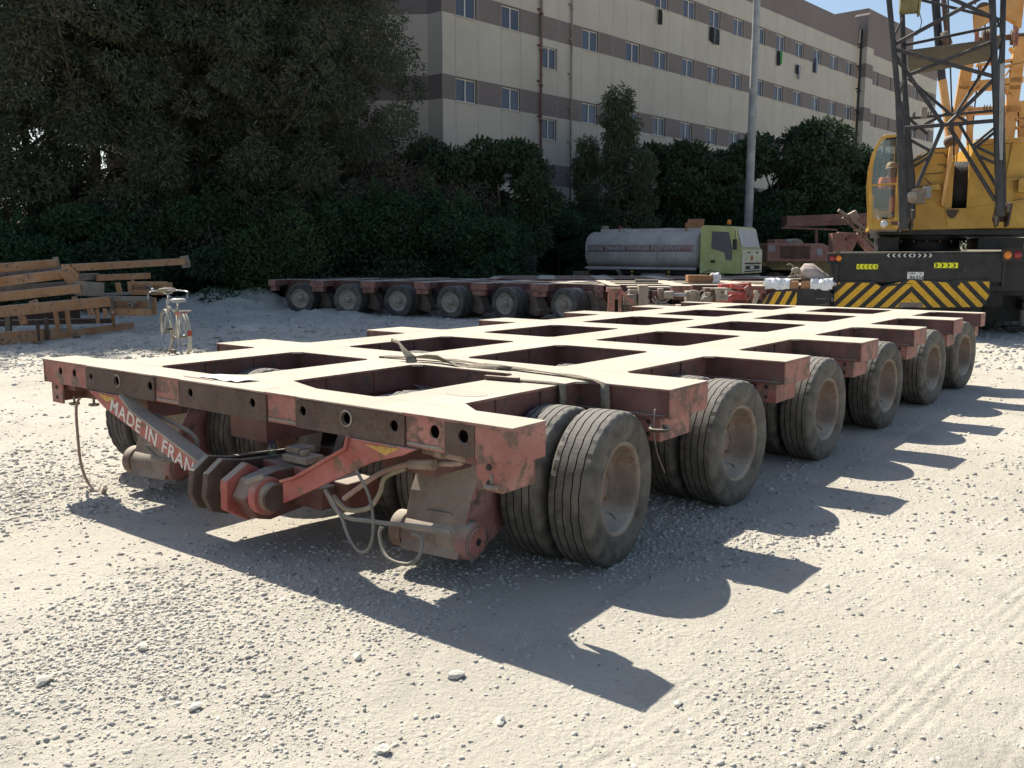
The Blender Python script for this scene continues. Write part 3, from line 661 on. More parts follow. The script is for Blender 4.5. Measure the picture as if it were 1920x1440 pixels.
bl = [(G(250, 1180), .75, 1.0), (G(60, 1260), .5, 1.0), (G(520, 1330), .4, .6), (G(760, 1180), .5, .6), (G(930, 1220), .4, .6), (G(1180, 1010), .8, 1.0), (G(1330, 1000), .7, .8), (G(120, 870), 1.2, .5), (G(700, 1100), .8, .7), (G(1050, 1230), .5, .5), (G(1700, 1000), .6, .35), (G(760, 1390), .25, .5), (G(1400, 1300), .4, .3)]
def gravel(x, y):
    d = np.zeros_like(x)
    for c, r, a in bl: d = np.maximum(d, a*np.exp(-((x-c.x)**2+(y-c.y)**2)/(2*(r*.75)**2)))
    n = fbm(x, y, 1.1, 4, 3)
    g = np.clip(d*.95+(n-.56)*1.5, 0, 1)
    rr = (x-CAM.x)*FH.x+(y-CAM.y)*FH.y
    return np.clip(g+np.clip((rr-10)/8, 0, .5)*np.clip((n-.42)*5, 0, 1), 0, 1)
bands = [(1.55, .26, 1.), (1.05, .2, .5), (3.05, .28, .7), (3.55, .22, 1.), (4.05, .28, .8), (4.55, .24, 1.), (5.05, .26, .9), (5.6, .3, .8), (6.3, .3, .8), (7.2, .3, .6), (-3.1, .3, .5), (-4.4, .3, .5)]
def height(x, y):
    h = (fbm(x, y, 3.0, 3, 1)-.5)*.05+(fbm(x, y, .5, 3, 5)-.5)*.014
    g = gravel(x, y)
    h += g*((fbm(x, y, .09, 2, 7)-.5)*.014)+(fbm(x, y, .12, 3, 8)-.5)*.007
    # compacted tyre tracks running along the yard
    s = x*math.cos(TH)-y*math.sin(TH); t = x*math.sin(TH)+y*math.cos(TH)
    s = s+(fbm(t, t*0+3, 5., 2, 9)-.5)*.5
    for i, (c, w_, a) in enumerate(bands):
        u = (s-c)/w_; k = np.exp(-(u**4)*4)*a*np.clip((fbm(x, y, .8, 3, 20+i)-.30)*4, 0, 1)*(1-.8*g)
        h += k*(-.006+.0030*np.sin((s-c)*2*PI/.058)+.0012*np.sin(t*2*PI/.07+3*np.sign(np.sin((s-c)*2*PI/.058))))
    # keep the ground level under the tyres
    flat = ((x > -2.3) & (x < 2.2) & (y > -.3) & (y < 10)); h = np.where(flat, h*.35-.004, h-.004)
    rr = (x-CAM.x)*FH.x+(y-CAM.y)*FH.y; rt = (x-CAM.x)*RH.x+(y-CAM.y)*RH.y
    # rubble bank at the foot of the trees
    b = np.exp(-((rr-(27.0+.05*rt))/2.3)**2)*np.clip((-rt-3.5)/3, 0, 1)*np.clip((fbm(x, y, 2.2, 3, 14)-.25)*2, 0, 1)
    h += b*.55+b*(fbm(x, y, .5, 3, 15)-.5)*.5
    rough = np.clip((rr-13)/5, 0, 1)*np.clip((-rt-1.5)/3, 0, 1); h += rough*(fbm(x, y, .45, 3, 16)-.45)*.26
    return h
ang = np.concatenate([np.linspace(-180, -44, 60, endpoint=False), np.linspace(-44, 44, 620, endpoint=False), np.linspace(44, 180, 60, endpoint=False)])
ang = np.radians(ang)-YAW*0
rad = [.35]
while rad[-1] < 900: rad.append(rad[-1]+max(.009, rad[-1]*(.0052 if rad[-1] < 14 else .009 if rad[-1] < 45 else .12)) if rad[-1] > 1.9 else rad[-1]+.15)
rad = np.array(rad); A_, R_ = np.meshgrid(ang, rad)
GX = CAM.x+R_*(np.cos(A_)*FH.x+np.sin(A_)*RH.x); GY = CAM.y+R_*(np.cos(A_)*FH.y+np.sin(A_)*RH.y)
GZ = height(GX, GY)*np.clip(1-(R_-60)/60, 0, 1)
na, nr = len(ang), len(rad)
V = np.stack([GX, GY, GZ], -1).reshape(-1, 3)
i, j = np.meshgrid(np.arange(nr-1), np.arange(na), indexing='ij'); j2 = (j+1) % na
F_ = np.stack([i*na+j, i*na+j2, (i+1)*na+j2, (i+1)*na+j], -1).reshape(-1, 4)
def np_mesh(name, V, F, mats, smooth=True, mi=None):
    me = bpy.data.meshes.new(name); k = F.shape[1]
    me.vertices.add(len(V)); me.vertices.foreach_set('co', V.astype(np.float32).ravel())
    me.loops.add(F.size); me.loops.foreach_set('vertex_index', F.astype(np.int32).ravel())
    me.polygons.add(len(F)); me.polygons.foreach_set('loop_start', np.arange(0, F.size, k, dtype=np.int32))
    if smooth: me.polygons.foreach_set('use_smooth', np.ones(len(F), bool))
    if mi is not None: me.polygons.foreach_set('material_index', mi.astype(np.int32))
    me.update(calc_edges=True)
    for m in mats: me.materials.append(m)
    return me
n = NT('limestone_dust_ground'); co = n.coord('Object')
a = n.noise(co, .35, 6, .6); b = n.noise(co, 4, 7, .7); f = n.noise(co, 40, 6, .75); g2 = n.noise(co, 1.4, 6, .65, .6); v = n.n('ShaderNodeTexVoronoi'); n.l(co, v.inputs['Vector']); v.inputs['Scale'].default_value = 38
col = n.mix(n.ramp(a, .35, .65), (.56, .512, .425), (.655, .603, .51))
col = n.mix(n.ramp(g2, .5, .66, 0, .55), col, (.44, .405, .34))
col = n.mix(n.ramp(b, .6, .74, 0, .5), col, (.60, .565, .49))
col = n.mix(n.ramp(f, .56, .70, 0, .5), col, (.37, .33, .27))  # dark specks paint shaded crevices into the dust colour
n.l(col, n.b.inputs['Base Color']); n.b.inputs['Roughness'].default_value = .97; n.b.inputs['Specular IOR Level'].default_value = .1
f2 = n.noise(co, 130, 4, .7)
hh = n.math('ADD', n.math('ADD', n.math('MULTIPLY', f, 1.2), n.math('MULTIPLY', n.math('SUBTRACT', 1., v.outputs['Distance']), n.ramp(b, .4, .65, 0, .8))), n.math('MULTIPLY', f2, .5))
n.l(n.bump(hh, .9, .017), n.b.inputs['Normal'])
go = bpy.data.objects.new('ground', np_mesh('ground', V, F_, [n.m])); C.objects.link(go); tag(go, kind='structure')

# loose gravel: countless angular chips, one object
def stones(N, rmin, rmax, smin, smax, seed, thr=.0, bank=False):
    q = np.random.default_rng(seed); M_ = N*6
    rr = rmin*(rmax/rmin)**q.random(M_); aa = np.radians(q.uniform(-36, 36, M_))
    x = CAM.x+rr*(np.cos(aa)*FH.x+np.sin(aa)*RH.x); y = CAM.y+rr*(np.cos(aa)*FH.y+np.sin(aa)*RH.y)
    keep = q.random(M_) < (np.clip(gravel(x, y)*1.1, 0, 1)**1.5*.97+.035 if not bank else .5)
    x, y, rr = x[keep][:N], y[keep][:N], rr[keep][:N]; n_ = len(x)
    s = smin*(smax/smin)**(q.random(n_)**2.6)*np.clip(rr/4.5, .8, 1.5)
    base = np.array([(-1,-1,-1),(1,-1,-1),(1,1,-1),(-1,1,-1),(-1,-1,1),(1,-1,1),(1,1,1),(-1,1,1)], float)
    top = base.copy(); top[4:, :2] *= .62
    vv = top[None]*(1+q.uniform(-.32, .32, (n_, 8, 3)))
    vv *= (s[:, None]*np.stack([q.uniform(.7, 1.2, n_), q.uniform(.5, 1., n_), q.uniform(.3, .55, n_)], 1))[:, None, :]
    th = q.uniform(0, 2*PI, n_); c, sn = np.cos(th), np.sin(th); ti = q.uniform(-.5, .5, n_)
    X, Y, Z = vv[..., 0], vv[..., 1], vv[..., 2]; Z = Z+X*np.sin(ti)[:, None]
    P = np.stack([X*c[:, None]-Y*sn[:, None]+x[:, None], X*sn[:, None]+Y*c[:, None]+y[:, None], Z+(height(x, y)+s*.10)[:, None]], -1)
    fb = np.array([(0,3,2,1),(4,5,6,7),(0,1,5,4),(1,2,6,5),(2,3,7,6),(3,0,4,7)])
    return P.reshape(-1, 3), (fb[None]+np.arange(n_)[:, None, None]*8).reshape(-1, 4)
n = NT('pale_limestone_chips'); ge = n.n('ShaderNodeNewGeometry'); co = n.coord('Object')
col = n.mix(n.ramp(ge.outputs['Random Per Island'], .0, 1.), (.42, .395, .345), (.62, .59, .52)); col = n.mix(n.ramp(ge.outputs['Random Per Island'], .93, .96), col, (.27, .245, .22))
col = n.mix(n.ramp(n.noise(co, 60, 4), .4, .7, 0, .5), col, (.52, .475, .40))
n.l(col, n.b.inputs['Base Color']); n.b.inputs['Roughness'].default_value = .95; n.b.inputs['Specular IOR Level'].default_value = .15; n.l(n.bump(n.noise(co, 90, 3), .4, .004), n.b.inputs['Normal']); MT['chip'] = n.m
parts = [stones(46000, 2.1, 7.5, .0025, .016, 1), stones(26000, 6, 17, .004, .017, 2), stones(9000, 13, 34, .010, .032, 3), stones(6000, 15, 32, .012, .05, 4, bank=True)]
off = 0; VV = []; FF = []
for p, f in parts: VV.append(p); FF.append(f+off); off += len(p)
gv = bpy.data.objects.new('gravel', np_mesh('gravel', np.concatenate(VV), np.concatenate(FF), [MT['chip']], False)); C.objects.link(gv); tag(gv, 'loose pale limestone gravel scattered over the dusty yard', 'gravel', kind='stuff')
rocks = [(268, 1219, .052, 'smooth pale rounded rock sitting among dense gravel at the left'), (84, 1278, .06, 'long flat white rock near the left edge of the gravel patch'), (672, 1232, .045, 'pale angular rock on bare dust left of the pitted one'), (858, 1268, .055, 'pitted chunky white rock on bare dust below the trailer shadow'), (365, 1326, .045, 'dark sided rock at the edge of the lower left tyre marks'), (714, 1404, .05, 'greyish rock on the dust near the bottom edge of the picture'), (1272, 1322, .035, 'lone grey rock just beyond the tip of the trailer front shadow'), (1462, 1150, .035, 'small pale rock between the shadows of the first two outrigger beams'), (940, 1352, .04, 'grey white rock with smaller chips around it on bare dust'), (497, 1302, .03, 'tiny brown rock in the centre left dust'), (1530, 1365, .03, 'small flat rock among tyre tracks at the lower right'), (1655, 1240, .025, 'small dark rock on the tyre tracks to the right')]
for k, (x, y, s, lab) in enumerate(rocks):
    bm = bmesh.new(); bmesh.ops.create_icosphere(bm, subdivisions=2, radius=1); q = random.Random(k*7+1); ax = [Vector((q.uniform(-1, 1), q.uniform(-1, 1), q.uniform(-1, 1))).normalized() for _ in range(9)]
    for vt in bm.verts:
        d = vt.co.normalized(); r = 1.0
        for a_ in ax: r -= max(0, d.dot(a_)-.62)*.75
        r += .06*math.sin(d.x*9+k)*math.cos(d.y*8)+.04*math.sin(d.z*21+d.x*17)+q.uniform(-.03, .03); vt.co = Vector((d.x*1.25, d.y*.85, d.z*.52))*r*s*.66
    me = bpy.data.meshes.new('rock'); bm.to_mesh(me); bm.free(); me.materials.append(MT['rock']); ro = bpy.data.objects.new('rock', me); C.objects.link(ro)
    p = G(x, y); ro.location = (p.x, p.y, float(height(np.array([p.x]), np.array([p.y]))[0])+s*.18); ro.rotation_euler = (0, 0, q.uniform(0, 6)); tag(ro, lab, 'rock', 'larger limestone rocks in the yard')

# ------------------------------------------------------------------ apartment building
FA = math.atan2(-.08338, .9965)            # local x = outward normal, local y runs along the long facade
BO = Vector((-20.58, 24.76, 0))
def zmat(z): return 'brown' if (4.66 <= z < 5.61 or 7.71 <= z < 8.66 or 11.0 <= z < 11.95 or 13.98 <= z < 14.93 or z >= 16.04) else 'cream'
ZB = [-.5, 4.66, 5.61, 7.71, 8.66, 11.0, 11.95, 13.98, 14.93, 16.04]
def facade(mb, y0, y1, ztop, openings, P, joints=(), extra_y=(), zb=ZB, depth=.13):
    ys = sorted(set([y0, y1]+[o[0] for o in openings]+[o[1] for o in openings])); zs = sorted(set([z for z in zb if z < ztop]+[ztop]+[o[2] for o in openings]+[o[3] for o in openings]))
    for a, b in zip(ys[:-1], ys[1:]):
        for c, d in zip(zs[:-1], zs[1:]):
            if any(o[0] <= (a+b)/2 <= o[1] and o[2] <= (c+d)/2 <= o[3] for o in openings): continue
            mb.add([P(0, a, c), P(0, b, c), P(0, b, d), P(0, a, d)], [(0, 1, 2, 3)], zmat((c+d)/2))
    for a, b, c, d in openings:
        m = 'brown'; v = [P(x, y, z) for x in (0, -depth) for y, z in ((a, c), (b, c), (b, d), (a, d))]
        mb.add(v, [(0,1,5,4),(1,2,6,5),(2,3,7,6),(3,0,4,7)], m)
    for yj in joints:
        mb.add([P(.004, yj-.012, zs[0]), P(.004, yj+.012, zs[0]), P(.004, yj+.012, 16.0), P(.004, yj-.012, 16.0)], [(0,1,2,3)], 'joint')
bd = empty('apartment_building', BO, FA); tag(bd, 'long four storey cream and taupe striped apartment block in shade behind the trees', 'building')
ident = lambda x, y, z: (x, y, z)
wy = [.72, 3.40, 8.85, 12.28]+[14.72+2.62*k for k in range(10)]
wins = []
for zb_ in (7.71, 11.0, 13.98):
    for y in wy: wins.append((y, y+1.18, zb_-.02, zb_+.90))
for z in (3.72, 6.68, 9.75, 12.8): wins.append((5.98, 7.02, z, z+.92))
for y in (14.72, 17.34, 8.85): wins.append((y, y+1.18, 4.64, 5.56))
mb = MB(); js = [.0, .72, 2.0, 3.4, 4.6, 5.92, 7.1, 8.8, 10.1, 11.2, 12.28, 13.5]+[14.72+1.31*k for k in range(20)]
facade(mb, 0, 40.0, 17.5, wins, ident, js)
mb.add([(0, 0, 17.5), (0, 40, 17.5), (-.35, 40, 17.5), (-.35, 0, 17.5)], [(0,1,2,3)], 'brown'); mb.add([(-.35, 0, 17.5), (-.35, 40, 17.5), (-.35, 40, 16.9), (-.35, 0, 16.9)], [(0,1,2,3)], 'cream')
mb.add([(0,0,16.9), (0,40,16.9), (-14,40,16.9), (-14,0,16.9)], [(0,1,2,3)], 'cream')
mb.build('wall', bd, fix=False)
def wing(pts, ztop, name):                 # further wall faces, given as a plan outline (local x, y)
    m_ = MB()
    for (xa, ya), (xb, yb) in zip(pts[:-1], pts[1:]):
        zs = [z for z in ZB if z < ztop]+[ztop]
        for c, d in zip(zs[:-1], zs[1:]): m_.add([(xa, ya, c), (xb, yb, c), (xb, yb, d), (xa, ya, d)], [(0,1,2,3)], zmat((c+d)/2))
        L = math.hypot(xb-xa, yb-ya); nn = ((ya-yb)/L, (xb-xa)/L)
        for k in range(1, int(L/1.3)):
            t = k*1.3/L; e = .014/L; x_, y_ = xa+(xb-xa)*t, ya+(yb-ya)*t
            for sg in (1, -1): m_.add([(xa+(xb-xa)*(t+q)+sg*nn[0]*.004, ya+(yb-ya)*(t+q)+sg*nn[1]*.004, z) for q, z in ((-e, 0), (e, 0), (e, 16), (-e, 16))], [(0,1,2,3)], 'joint')
    return m_.build(name, bd, fix=False)
wing([(0, 0), (-.78, -.06), (-1.75, -.85), (-11, -8.6), (-18, -2), (-14, 5)], 17.5, 'end_wall')
# pilaster and stepped farther part
mb = MB(); zs = ZB+[17.9]
for c, d in zip(zs[:-1], zs[1:]): mb.box(-.5, .55, 40.35, 41.6, c+.0005, d, zmat((c+d)/2))
mb.prism([(40.35, 17.9), (41.6, 17.9), (41.5, 18.25), (41.2, 18.4), (40.7, 18.4), (40.4, 18.2)], 0, -.5, .55, 'brown'); mb.build('pilaster', bd)
mb = MB()
op2 = [(44.0, 44.45, z, z+.95) for z in (11.0, 13.98, 7.71)]+[(46.6, 47.05, z, z+.95) for z in (11.0, 13.98, 7.71)]+[(y, y+.9, z-.02, z+.9) for y in (52.0, 55.1) for z in (7.71, 11.0, 13.98)]
facade(mb, 41.6, 57.2, 17.35, op2, lambda x, y, z: (x-.15, y, z), [42.9+1.31*k for k in range(11)])
mb.build('wall', bd, fix=False)
wing([(-.15, 57.2), (-12, 57.2)], 17.35, 'end_wall')
mb = MB(); mb.prism([(-.15, 42.0), (-.15, 51.2), (-5, 51.2), (-5, 42.0)], 2, 17.351, 19.05, 'brown'); mb.build('roof_block', bd)
mb = MB()
for y in (44.0, 46.6):
    for z in (11.0, 13.98, 7.71): mb.box(-.30, -.26, y, y+.45, z, z+.95, 'joint')
mb.build('louvre', bd)
wf = MB(); a, b, c, d = 0, 1.18, 0, .92
def win(y0, y1, z0, z1, xo=0.):
    mb = MB(); t = .05; x0, x1 = xo-.125, xo-.075
    mb.box(x0, x1, y0, y1, z0, z0+t, 'alu'); mb.box(x0, x1, y0, y1, z1-t, z1, 'alu'); mb.box(x0, x1, y0, y0+t, z0+t, z1-t, 'alu'); mb.box(x0, x1, y1-t, y1, z0+t, z1-t, 'alu'); ym = y0+(y1-y0)*.5
    mb.box(x0, x1+.01, ym-.03, ym+.03, z0+t, z1-t, 'alu'); mb.box(xo-.07, xo+.04, y0-.03, y1+.03, z0-.035, z0-.001, 'cream')
    f = mb.build('window', bd)
    for k, (p, q) in enumerate(((y0+t, ym-.03), (ym+.03, y1-t))):
        g = MB(); g.box(x0+.01+.008*k, x0+.022+.008*k, p, q, z0+t, z1-t, 'glass_dark'); g.build('pane', f)
for o in wins: win(*o)
for o in op2[6:]: win(*o, xo=-.15)
for y, z0, z1, r, m, nm in ((5.82, 2.4, 14.6, .055, 'maroon', 'drain_pipe'), (7.95, 3, 17.2, .04, 'greyf', 'drain_pipe'), (40.2, 2, 17.2, .10, 'ink', 'drain_pipe')):
    mb = MB(); mb.cyl((r+.06, y, z0), (r+.06, y, z1), r, m, n=10)
    for k in range(int((z1-z0)/1.5)): mb.cyl((r+.06, y, z0+.5+k*1.5), (r+.06, y, z0+.62+k*1.5), r*1.5, m, n=10); mb.box(0.002, r+.06, y-.16, y+.05, z0+.7+k*1.5, z0+.76+k*1.5, m)
    mb.build(nm, bd)
for y, z, w_, cols, lab in ((19.95, 13.9, .95, [(.03,.03,.035), (.10,.11,.12), (.05,.05,.06)], 'dark trousers and shirt hung from an upper floor window left of the lamp pole'), (27.9, 13.9, .6, [(.03,.03,.035), (.05,.28,.08)], 'black and bright green cloths hanging below an upper window'), (30.5, 13.45, .55, [(.04,.04,.05), (.30,.30,.36)], 'two small dark and pale garments drying under an upper window'), (33.0, 14.2, .55, [(.06,.07,.11), (.30,.34,.42)], 'blue grey shirt hanging in front of the window nearest the end pilaster'), (14.9, 13.85, .3, [(.03,.03,.03)], 'small black cloth hanging below an upper floor window at the left')):
    e = empty('laundry', bd.matrix_world.inverted() @ Vector((0,0,0)) if False else (0,0,0)); e.location = BO; e.rotation_euler = (0, 0, FA); tag(e, lab, 'laundry', 'laundry drying at the windows')
    for k, c_ in enumerate(cols):
        nm = 'cloth_%d_%d' % (y*10, k); MT[nm] = plain(nm, c_, .95, .1, var=.3, scale=6); wd_ = w_/len(cols); h_ = random.uniform(.45, .85); mb = MB()
        rows = [[(.10+.035*math.sin(j*2.1+i*.4), y+k*wd_+wd_*j/6*(1-.25*i/6*(k % 2)), z-h_*i/6-.05*abs(math.sin(j*1.4))*(i == 6)) for j in range(7)] for i in range(7)]
        mb.sheet(rows, nm, .012); mb.build('garment', e)

# lamp pole in front of the facade
pp = W(*(lambda q: (q.x, q.y))(RFZ(1404, 395, 38)))
lp = empty('lamp_pole', pp); tag(lp, 'tall plain grey galvanised lamp pole rising in front of the striped building', 'pole')
mb = MB(); mb.lathe([(.175, 0), (.17, 4.5), (.16, 9.2), (.145, 9.25), (.135, 12.7), (.12, 18)], (0,0,0), (0,0,1), 'pole', 20); mb.build('shaft', lp)
mb = MB(); mb.box(-.25, .25, -.25, .25, -.05, .06, 'pole'); mb.build('base_plate', lp)
mb = MB(); mb.tube([(0,0,17.8), (.5,-.2,18.2), (1.2,-.5,18.25)], .05, 'pole'); mb.obox((1.5,-.62,18.25), (.35,-.14,0), (.05,.12,0), (0,0,.07), 'pole'); mb.build('lamp_arm', lp)

# ------------------------------------------------------------------ trees and shrubs
LF = {'cas': m_leaf('casuarina_needles', (.045, .06, .038), (.105, .12, .075), (.11, .10, .072), .25, .5), 'dark': m_leaf('dark_broad_leaves', (.032, .058, .03), (.065, .10, .05), (.045, .07, .042), .18, .7),
      'fern': m_leaf('feathery_green_leaves', (.07, .09, .05), (.13, .16, .09), (.09, .11, .075), .28, .7), 'hedge': m_leaf('hedge_leaves', (.022, .052, .026), (.05, .10, .045), (.055, .065, .045), .22, .6),
      'olive': m_leaf('brownish_shrub_leaves', (.08, .08, .055), (.15, .14, .10), (.12, .10, .08), .2, .7), 'green': m_leaf('fresh_green_leaves', (.05, .09, .035), (.09, .15, .05), (.06, .10, .045), .35, .8)}
def foliage(clumps, N, ll, lw, droop, seed, hollow=.45):
    q = np.random.default_rng(seed); cl = np.array(clumps, float); wt = (cl[:, 3]*cl[:, 4]*cl[:, 5])**.667; wt /= wt.sum()
    k = q.choice(len(cl), N, p=wt); d = q.normal(size=(N, 3)); d /= np.linalg.norm(d, axis=1)[:, None]
    rr = (hollow+(1.05-hollow)*q.random(N)**.6); P = cl[k, :3]+d*rr[:, None]*cl[k, 3:6]
    P[:, 2] = np.maximum(P[:, 2], .05)
    ax = d*.7+q.normal(size=(N, 3))*.6; ax[:, 2] -= droop; ax /= np.linalg.norm(ax, axis=1)[:, None]
    o = np.cross(ax, q.normal(size=(N, 3))); o /= np.linalg.norm(o, axis=1)[:, None]
    L = (ll*q.uniform(.6, 1.4, N))[:, None]; Wd = (lw*q.uniform(.6, 1.4, N))[:, None]
    v = np.stack([P-o*Wd*.35, P+ax*L*.5-o*Wd*.5, P+ax*L, P+ax*L*.5+o*Wd*.5], 1)
    return v.reshape(-1, 3), np.arange(N*4).reshape(N, 4)
def crown_clumps(seed, r, z0, z1, n, cr_, shape='col'):
    q = random.Random(seed); out = []
    for i in range(n):
        t = q.random()**.85; z = z0+(z1-z0)*t
        env = {'col': (.72+.28*math.sin(PI*min(1, t*1.15)))*(1-.55*max(0, t-.7)/.3), 'dome': math.sqrt(max(.05, 1-(2*t-1)**2*.85)), 'cone': 1.0-.85*t, 'bush': math.sqrt(max(.04, 1-t*t*.9))}[shape]
        a = q.uniform(0, 2*PI); d = r*env*(q.random()**.45)
        c = cr_*q.uniform(.65, 1.25); out.append((d*math.cos(a), d*math.sin(a), z, c*q.uniform(.9, 1.25), c*q.uniform(.9, 1.25), c*q.uniform(.55, .9)))
    for i in range(n//5):                     # sprays that break the outline
        c = out[q.randrange(len(out))]; h = q.uniform(.5, 1.1)*cr_; out.append((c[0]*1.08, c[1]*1.08, c[2]+h, cr_*.32, cr_*.32, cr_*q.uniform(.6, 1.0)))
    return out
_cache = {}
def crown(kind, seed, N, r, z0, z1, n, cr_, shape, ll, lw, droop):
    key = (kind, seed, r, z0, z1)
    if key not in _cache:
        cl = crown_clumps(seed, r, z0, z1, n, cr_, shape); v, f = foliage(cl, N, ll, lw, droop, seed)
        _cache[key] = (np_mesh('crown', v, f, [LF[kind]], False), cl)
    return _cache[key]
def tree(name, pos, rz, s, cr, label, cat, group=None, trunk=.16, limbs=14):
    me, cl = cr; e = empty(name, pos, rz); e.scale = (s, s, s); tag(e, label, cat, group)
    o = bpy.data.objects.new('crown', me); C.objects.link(o); o.parent = e
    if trunk:
        q = random.Random(len(cl)); zt = max(c[2] for c in cl)*.8; mb = MB(); pts = [(.12*math.sin(k), .12*math.cos(k*1.3)-.12, zt*k/5) for k in range(6)]
        mb.tube(pts, [trunk*(1-.14*k) for k in range(6)], 'bark', 8, 2)
        for k in range(limbs):
            c = cl[(k*7) % len(cl)]; z = min(c[2]*.72, zt*.8); a = (.12*math.sin(z), 0, z); m_ = ((a[0]+c[0])/2, (a[1]+c[1])/2, z+(c[2]-z)*.35)
            mb.tube([a, m_, c[:3]], [trunk*.4, trunk*.25, trunk*.1], 'bark', 6, 3)
        mb.build('trunk', e, fix=False)
    return e
cas = [crown('cas', 10+k, 104000, 3.2, .9, 14.2, 172, .66, 'col', .16, .042, .45) for k in range(3)]
gl_ = 'tall casuarinas at the left of the yard'
for k, (px, F, s, rz, v, lab) in enumerate([(-40, 26.5, 1.0, .3, 0, 'tall dusty casuarina at the far left edge above the orange frames'), (175, 28.0, 1.05, 2.1, 1, 'tall dusty casuarina second from the left edge'), (345, 29.0, 1.0, 4.0, 2, 'tall dusty casuarina directly behind the white bicycle'), (500, 30.0, 1.06, 5.2, 0, 'tall dusty casuarina above the left end of the parked trailer'), (606, 31.0, 1.0, 1.2, 1, 'rightmost tall dusty casuarina, its edge against the striped building')]):
    q = RFZ(px, 480, F); tree('casuarina_tree', W(q.x, F), rz, s, cas[v], lab, 'tree', gl_)
for k, (px, F, s, rz, v) in enumerate([(60, 33, 1.05, 1., 2), (270, 33.5, 1.05, 3., 0), (450, 34, 1.0, 0., 1), (-150, 30, 1.05, 3., 1), (570, 34.8, .9, 4., 2)]):
    q = RFZ(px, 480, F); tree('casuarina_tree', W(q.x, F), rz, s, cas[v], 'dark casuarina standing behind the front row of tall trees at the left', 'tree', 'casuarinas of the back row')
hd = [crown('hedge', 30+k, 34000, 2.4, .2, 2.7, 40, .62, 'bush', .12, .06, .1) for k in range(3)]
gr = crown('green', 45, 9000, 1.5, .2, 2.4, 24, .45, 'bush', .11, .05, .1)
ol = crown('olive', 40, 26000, 2.2, .2, 4.6, 50, .75, 'bush', .17, .06, .5)
for k, (px, F, s, rz, cr_, lab) in enumerate([(-20, 24.5, .9, 0, hd[0], 'dark green bush behind the orange frames at the left edge'), (150, 26.0, 1.0, 1, hd[1], 'dark green bush behind the upper orange beam'), (310, 27.5, 1.1, 2, hd[0], 'dark green bush right behind the bicycle'), (450, 28.5, 1.15, 3, hd[1], 'dark green bush at the left end of the parked trailer'), (560, 29.5, 1.2, 4, hd[0], 'fresh leaved dark green bush under the rightmost casuarinas'), (525, 27.3, 1.05, 2, gr, 'small fresh green shrub poking out of the dark hedge, behind the trailer left end'), (690, 30.0, 1.15, 5, hd[1], 'wide green bush behind the middle of the parked trailer'), (800, 30.5, 1.2, 6, hd[0], 'wide green bush left of the building corner, above the trailer'), (895, 31, .95, 1.5, hd[1], 'green bush sloping down to the tanker truck'), (760, 31.8, .98, 2, ol, 'brownish shrub rising above the green hedge below the corner of the building'), (850, 32.5, .85, 0, ol, 'brownish shrub in front of the corner of the building')]):
    q = RFZ(px, 480, F); tree('shrub', W(q.x, F), rz, s, cr_, lab, 'shrub', 'shrubs along the back of the yard', trunk=.05, limbs=6)
br = [crown('dark', 50+k, 22000, 1.75, 1.2, 4.9, 26, .55, 'dome', .17, .085, .25) for k in range(2)]
fe = crown('fern', 60, 19000, 1.05, .8, 6.7, 52, .40, 'cone', .20, .045, .9)
for px, F, s, rz, cr_, nm, lab in ((845, 33.6, 1.08, 0, br[0], 'broadleaf_tree', 'dark broadleaf tree against the left corner of the striped building'), (935, 33.4, 1.05, 2, br[1], 'broadleaf_tree', 'dark rounded broadleaf tree left of the red drain pipe'), (1160, 39.5, 1.24, 0, fe, 'feathery_tree', 'slender feathery tree with a pointed top right of the two drain pipes'), (1098, 40, .95, 2, fe, 'feathery_tree', 'short feathery sapling just left of the slender pointed tree'), (1200, 39, .86, 4, fe, 'feathery_tree', 'low feathery sapling between the pointed tree and the spreading ones'), (1255, 41, 1.2, 1, br[1], 'spreading_tree', 'dark spreading tree directly above the tank of the truck'), (1345, 41.5, 1.2, 4, br[0], 'spreading_tree', 'dark spreading tree just left of the lamp pole, above the lime cab'), (1455, 41.5, 1.34, 5, br[0], 'broadleaf_tree', 'dark tree just right of the lamp pole'), (1528, 42, 1.39, 0, br[1], 'broadleaf_tree', 'tall dark tree midway between the lamp pole and the crane cab'), (1600, 42, 1.2, 3, br[0], 'broadleaf_tree', 'dark tree half hidden by the crane cab'), (1665, 42, .98, 1, br[1], 'broadleaf_tree', 'low dark tree seen through the crane behind its cab')):
    q = RFZ(px, 480, F); tree(nm, W(q.x, F), rz, s, cr_, lab, 'tree', 'smaller trees in front of the building', trunk=.10, limbs=10)
for px, F, s, rz, lab in ((1040, 38.5, 1.15, 1, 'dark green shrub behind the rear of the tanker truck'), (1140, 40, 1.1, 2, 'dark green shrub hidden behind the tank'), (1290, 41, 1.1, 3, 'dark green shrub just behind the lime cab'), (1420, 40.5, 1.3, 4, 'green shrub around the foot of the lamp pole'), (1540, 41, 1.3, 5, 'green shrub behind the red scrap machinery'), (1660, 42, 1.2, 0, 'green shrub behind the crane cab')):
    q = RFZ(px, 480, F); tree('shrub', W(q.x, F), rz, s, hd[int(rz) % 3], lab, 'shrub', 'shrubs along the back of the yard', trunk=.05, limbs=6)
